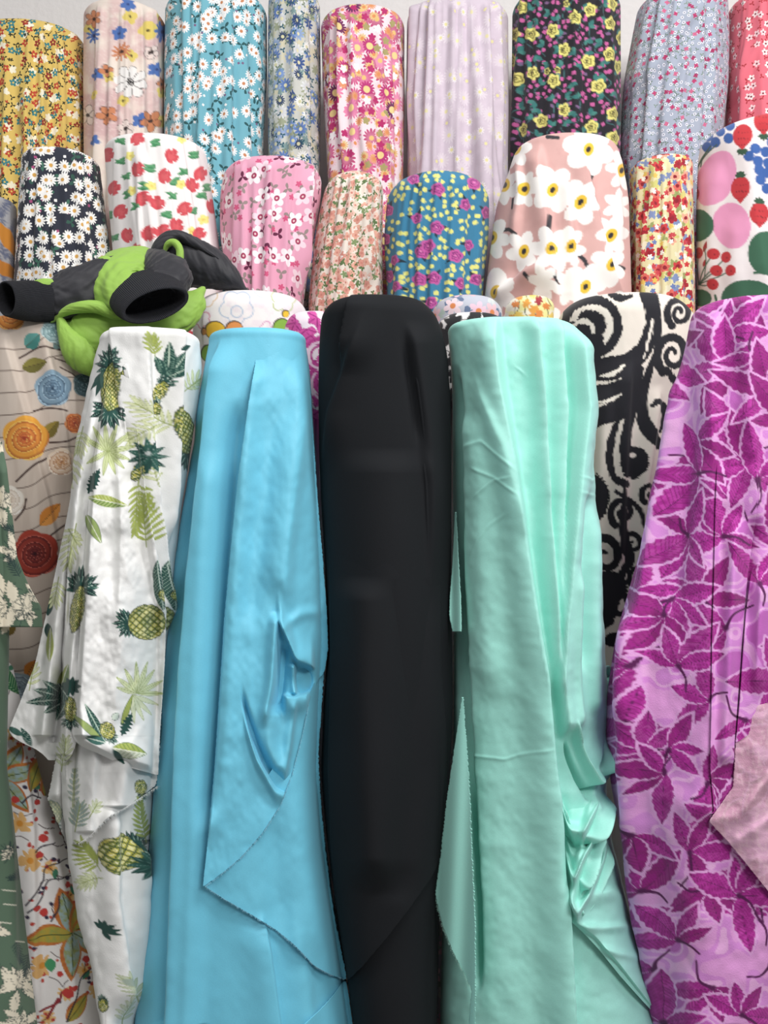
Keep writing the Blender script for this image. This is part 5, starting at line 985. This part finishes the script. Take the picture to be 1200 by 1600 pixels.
M = floral('grey_bloom_print', (190, 182, 178), [dict(sc=34, R=0.46, n=5, dep=0.4, prob=0.7, cols=[(150, 150, 150), (212, 176, 176), (140, 130, 140)], rnd=.9, wob=.2)])
Bolt(1.63, [(1462, 1152, 1330), (1500, 1146, 1336), (1600, 1144, 1340)], 1450, 0.06, 0.0, [], edge=0.3).make('fabric_bolt', M, step=2.2, ybot=1605, label='grey bloom print showing in the bottom right corner beside the magenta cloth')

# ------------------------------------------------------------------ the black and green jacket thrown over the bolts
def W3D(px, py, d): return np.array([(px - CX) * d / F, d, EYE + (CY - py) * d / F])
def loft(name, mat, parent, rings, origin, nu=72, sub=10, wr=0.0, seed=1, close_end=False, close_start=False, inner=None, ruck=0.0, label=None, plane=False):
    """tube through rings: (px, py, depth m, radius a px, radius b px, tilt deg); a lies along the tilt, b across; the section faces along the path"""
    R = np.array(rings, float); n = len(R); t = np.arange(n); tt = np.linspace(0, n - 1, (n - 1) * sub + 1)
    def cr(v):
        vp = np.concatenate([[2 * v[0] - v[1]], v, [2 * v[-1] - v[-2]]]); k = np.clip(np.floor(tt).astype(int), 0, n - 2); f = tt - k
        a, b, c, d = vp[k], vp[k + 1], vp[k + 2], vp[k + 3]
        return 0.5 * (2 * b + (c - a) * f + (2 * a - 5 * b + 4 * c - d) * f ** 2 + (3 * b - a - 3 * c + d) * f ** 3)
    Q = np.stack([cr(R[:, k]) for k in range(6)], 1)
    C = np.stack([(Q[:, 0] - CX) * Q[:, 2] / F, Q[:, 2], EYE + (CY - Q[:, 1]) * Q[:, 2] / F], 1)
    T = np.gradient(C, axis=0); T /= np.linalg.norm(T, axis=1, keepdims=True)
    if plane:
        A = np.cross(T, np.array([0, 1.0, 0])); A /= np.linalg.norm(A, axis=1, keepdims=True)
    else:
        a = np.radians(Q[:, 5]); ref = np.stack([np.cos(a), np.zeros_like(a), np.sin(a)], 1)
        A = ref - T * (ref * T).sum(1, keepdims=True); A /= np.linalg.norm(A, axis=1, keepdims=True)
    B = np.cross(T, A)
    th = np.linspace(0, 2 * math.pi, nu, endpoint=False)
    k = (Q[:, 2] / F)[:, None]
    ra = np.maximum(Q[:, 3], .3)[:, None] * k; rb = np.maximum(Q[:, 4], .3)[:, None] * k
    sc = np.ones((len(Q), nu)); tl = np.linspace(0, 1, len(Q))[:, None]
    if wr:
        mm = np.arange(len(Q))[:, None] * 1.0; u = np.cos(th)[None, :] * 3 + 7; v = np.sin(th)[None, :] * 3 + 7
        w_ = fbm(u + mm * 0.9 / sub * 3, v + mm * 0.5 / sub * 3, seed, 3) - 0.5
        sc = sc + wr * 2 * w_
    if ruck: sc = sc + ruck * np.sin(th * 17 + 3 * np.sin(3 * th))[None, :] * (0.4 + 0.6 * np.sin(tl * 3.1))
    P = C[:, None, :] + (ra * np.cos(th) * sc)[:, :, None] * A[:, None, :] + (rb * np.sin(th) * sc)[:, :, None] * B[:, None, :]
    if inner:   # turn the end back inside: a hollow mouth
        e = P[-1]; c = C[-1]; back = -T[-1]; lay = [P]
        for f, q in ((0.97, 0.10), (0.90, 0.12), (0.86, -0.1), (0.82, -0.5), (0.80, -1.0), (0.5, -1.1), (0.0, -1.12)):
            lay.append((c + (e - c) * f + T[-1] * q * inner * (1 if q < 0 else .2))[None])
        P = np.concatenate(lay)
    if close_end: P = np.concatenate([P, (C[-1] + (P[-1] - C[-1]) * 0.55 + T[-1] * 0.012)[None], np.repeat((C[-1] + T[-1] * 0.016)[None, None], nu, 1)])
    if close_start: P = np.concatenate([np.repeat((C[0] - T[0] * 0.016)[None, None], nu, 1), (C[0] + (P[0] - C[0]) * 0.55 - T[0] * 0.012)[None], P])
    uu = np.broadcast_to(np.linspace(0, 0.4, nu)[None], P.shape[:2]); vv = np.broadcast_to(np.linspace(0, 0.3, len(P))[:, None], P.shape[:2])
    o = grid_mesh(name, P, mat, parent, origin, np.stack([uu, vv], -1), None, closed=True)
    if label: o['label'] = label
    return o
M_lime = plain('lime_lining', (140, 184, 66), rough=0.6, crumple=1.6, weave=0.05, crumple_scale=22)
M_shell = plain('black_shell', (38, 38, 44), rough=0.55, crumple=1.2, weave=0.05, crumple_scale=20)
def rib_mat():
    b = NB('ribbed_black_knit'); uvn = b.n.new('ShaderNodeUVMap'); uvn.uv_map = 'cloth'
    wv = b.n.new('ShaderNodeTexWave'); wv.bands_direction = 'X'; wv.inputs['Scale'].default_value = 90; b.link(uvn.outputs[0], wv.inputs['Vector'])
    b._in(b.bs.inputs['Base Color'], b.mix(wv.outputs['Fac'], L4((22, 23, 30)), L4((38, 40, 50)))); b.bs.inputs['Roughness'].default_value = 0.9
    bp = b.n.new('ShaderNodeBump'); bp.inputs['Distance'].default_value = 0.0015; b.link(wv.outputs['Fac'], bp.inputs['Height']); b.link(bp.outputs[0], b.bs.inputs['Normal']); return b.mat
M_rib = rib_mat()
JO = W3D(190, 500, 1.62)
rj = root('jacket', 'crumpled black and lime green jacket lying on top of the bolts at the left', 'jacket', JO)
# black body bunched up at the back
loft('body', M_shell, rj, [(382, 452, 1.69, 4, 8, 0), (362, 438, 1.69, 18, 20, 0), (336, 424, 1.69, 30, 26, 0), (306, 412, 1.69, 38, 30, 0), (278, 404, 1.69, 40, 30, 0), (255, 404, 1.685, 32, 26, 0), (240, 408, 1.685, 16, 16, 0)], JO, wr=0.09, seed=4, close_end=True, close_start=True, plane=True, nu=110, sub=14)
loft('hem', M_shell, rj, [(238, 424, 1.655, 6, 8, 0), (244, 398, 1.65, 10, 12, 0), (258, 377, 1.65, 12, 12, 0), (278, 369, 1.655, 9, 12, 0), (300, 378, 1.66, 8, 8, 0), (330, 397, 1.665, 3, 4, 0)], JO, wr=0.10, seed=9, close_end=True, close_start=True, plane=True)
loft('green_binding', M_lime, rj, [(256, 394, 1.645, 3, 3, 0), (262, 382, 1.64, 5, 5, 0), (272, 379, 1.635, 6, 5, 0), (280, 388, 1.632, 6, 5, 0), (281, 405, 1.63, 6, 5, 0), (277, 422, 1.63, 5, 5, 0)], JO, nu=24, wr=0.05, close_end=True, close_start=True, label='lime green edge binding', plane=True)
# lime green body panel below the cuffs
loft('green_panel', M_lime, rj, [(312, 458, 1.62, 8, 8, 0), (300, 472, 1.61, 24, 14, 0), (280, 486, 1.60, 34, 18, 0), (245, 500, 1.59, 36, 20, 0), (200, 510, 1.58, 36, 20, 0), (160, 514, 1.575, 38, 20, 0), (130, 522, 1.57, 40, 20, 0), (108, 520, 1.57, 32, 16, 0), (94, 506, 1.57, 10, 8, 0)], JO, wr=0.12, seed=12, close_end=True, close_start=True, plane=True, nu=110)
loft('green_fold', M_lime, rj, [(94, 500, 1.55, 6, 6, 0), (104, 524, 1.545, 14, 10, 0), (118, 546, 1.545, 22, 14, 0), (134, 566, 1.55, 20, 12, 0), (150, 584, 1.56, 8, 6, 0)], JO, wr=0.12, seed=18, close_end=True, close_start=True, plane=True)
loft('green_tuck', M_lime, rj, [(90, 496, 1.55, 4, 5, 0), (104, 486, 1.545, 7, 8, 0), (126, 480, 1.54, 9, 10, 0), (152, 480, 1.545, 10, 10, 0), (180, 490, 1.55, 10, 10, 0)], JO, wr=0.10, seed=28, close_end=True, close_start=True, plane=True)
# right sleeve: lime upper, black side panel, black ribbed cuff with its open mouth to the front
loft('sleeve', M_lime, rj, [(222, 396, 1.65, 22, 12, 0), (200, 412, 1.62, 40, 22, 0), (186, 436, 1.59, 46, 32, 14), (192, 456, 1.57, 44, 34, 14), (210, 464, 1.555, 40, 28, 12)], JO, wr=0.11, seed=21, close_start=True, ruck=0.02)
loft('sleeve', M_shell, rj, [(240, 398, 1.645, 14, 10, -20), (254, 410, 1.615, 28, 18, -14), (262, 426, 1.59, 36, 24, -4), (258, 442, 1.575, 38, 26, 6), (246, 454, 1.565, 40, 26, 10)], JO, wr=0.10, seed=22, close_start=True, ruck=0.02, label='black side panel of the sleeve')
loft('cuff', M_rib, rj, [(218, 452, 1.57, 52, 28, 12), (226, 460, 1.55, 57, 29, 12), (235, 469, 1.525, 58, 28, 12), (243, 477, 1.50, 55, 25, 12)], JO, nu=110, wr=0.02, inner=0.05)
# left sleeve with its cuff running out of the frame
loft('sleeve', M_shell, rj, [(182, 404, 1.60, 5, 8, 0), (160, 424, 1.585, 22, 22, 0), (132, 448, 1.57, 36, 26, 0), (102, 464, 1.56, 36, 24, 0), (74, 471, 1.555, 29, 22, 0)], JO, wr=0.11, seed=31, close_start=True, ruck=0.03, label='black left sleeve', plane=True)
loft('sleeve_lining', M_lime, rj, [(40, 448, 1.55, 3, 3, 0), (56, 445, 1.545, 7, 7, 0), (74, 445, 1.545, 10, 9, 0), (94, 442, 1.555, 4, 4, 0)], JO, nu=30, wr=.1, close_end=True, close_start=True, plane=True)
loft('sleeve_lining', M_lime, rj, [(150, 412, 1.59, 3, 3, 0), (162, 407, 1.58, 7, 8, 0), (178, 408, 1.59, 4, 4, 0)], JO, nu=30, wr=.1, close_end=True, close_start=True, plane=True)
loft('cuff', M_rib, rj, [(82, 472, 1.555, 31, 24, 0), (58, 471, 1.545, 32, 24, 0), (34, 470, 1.53, 31, 24, 0), (10, 467, 1.505, 28, 22, 0)], JO, nu=90, wr=0.03, inner=0.05, plane=True)
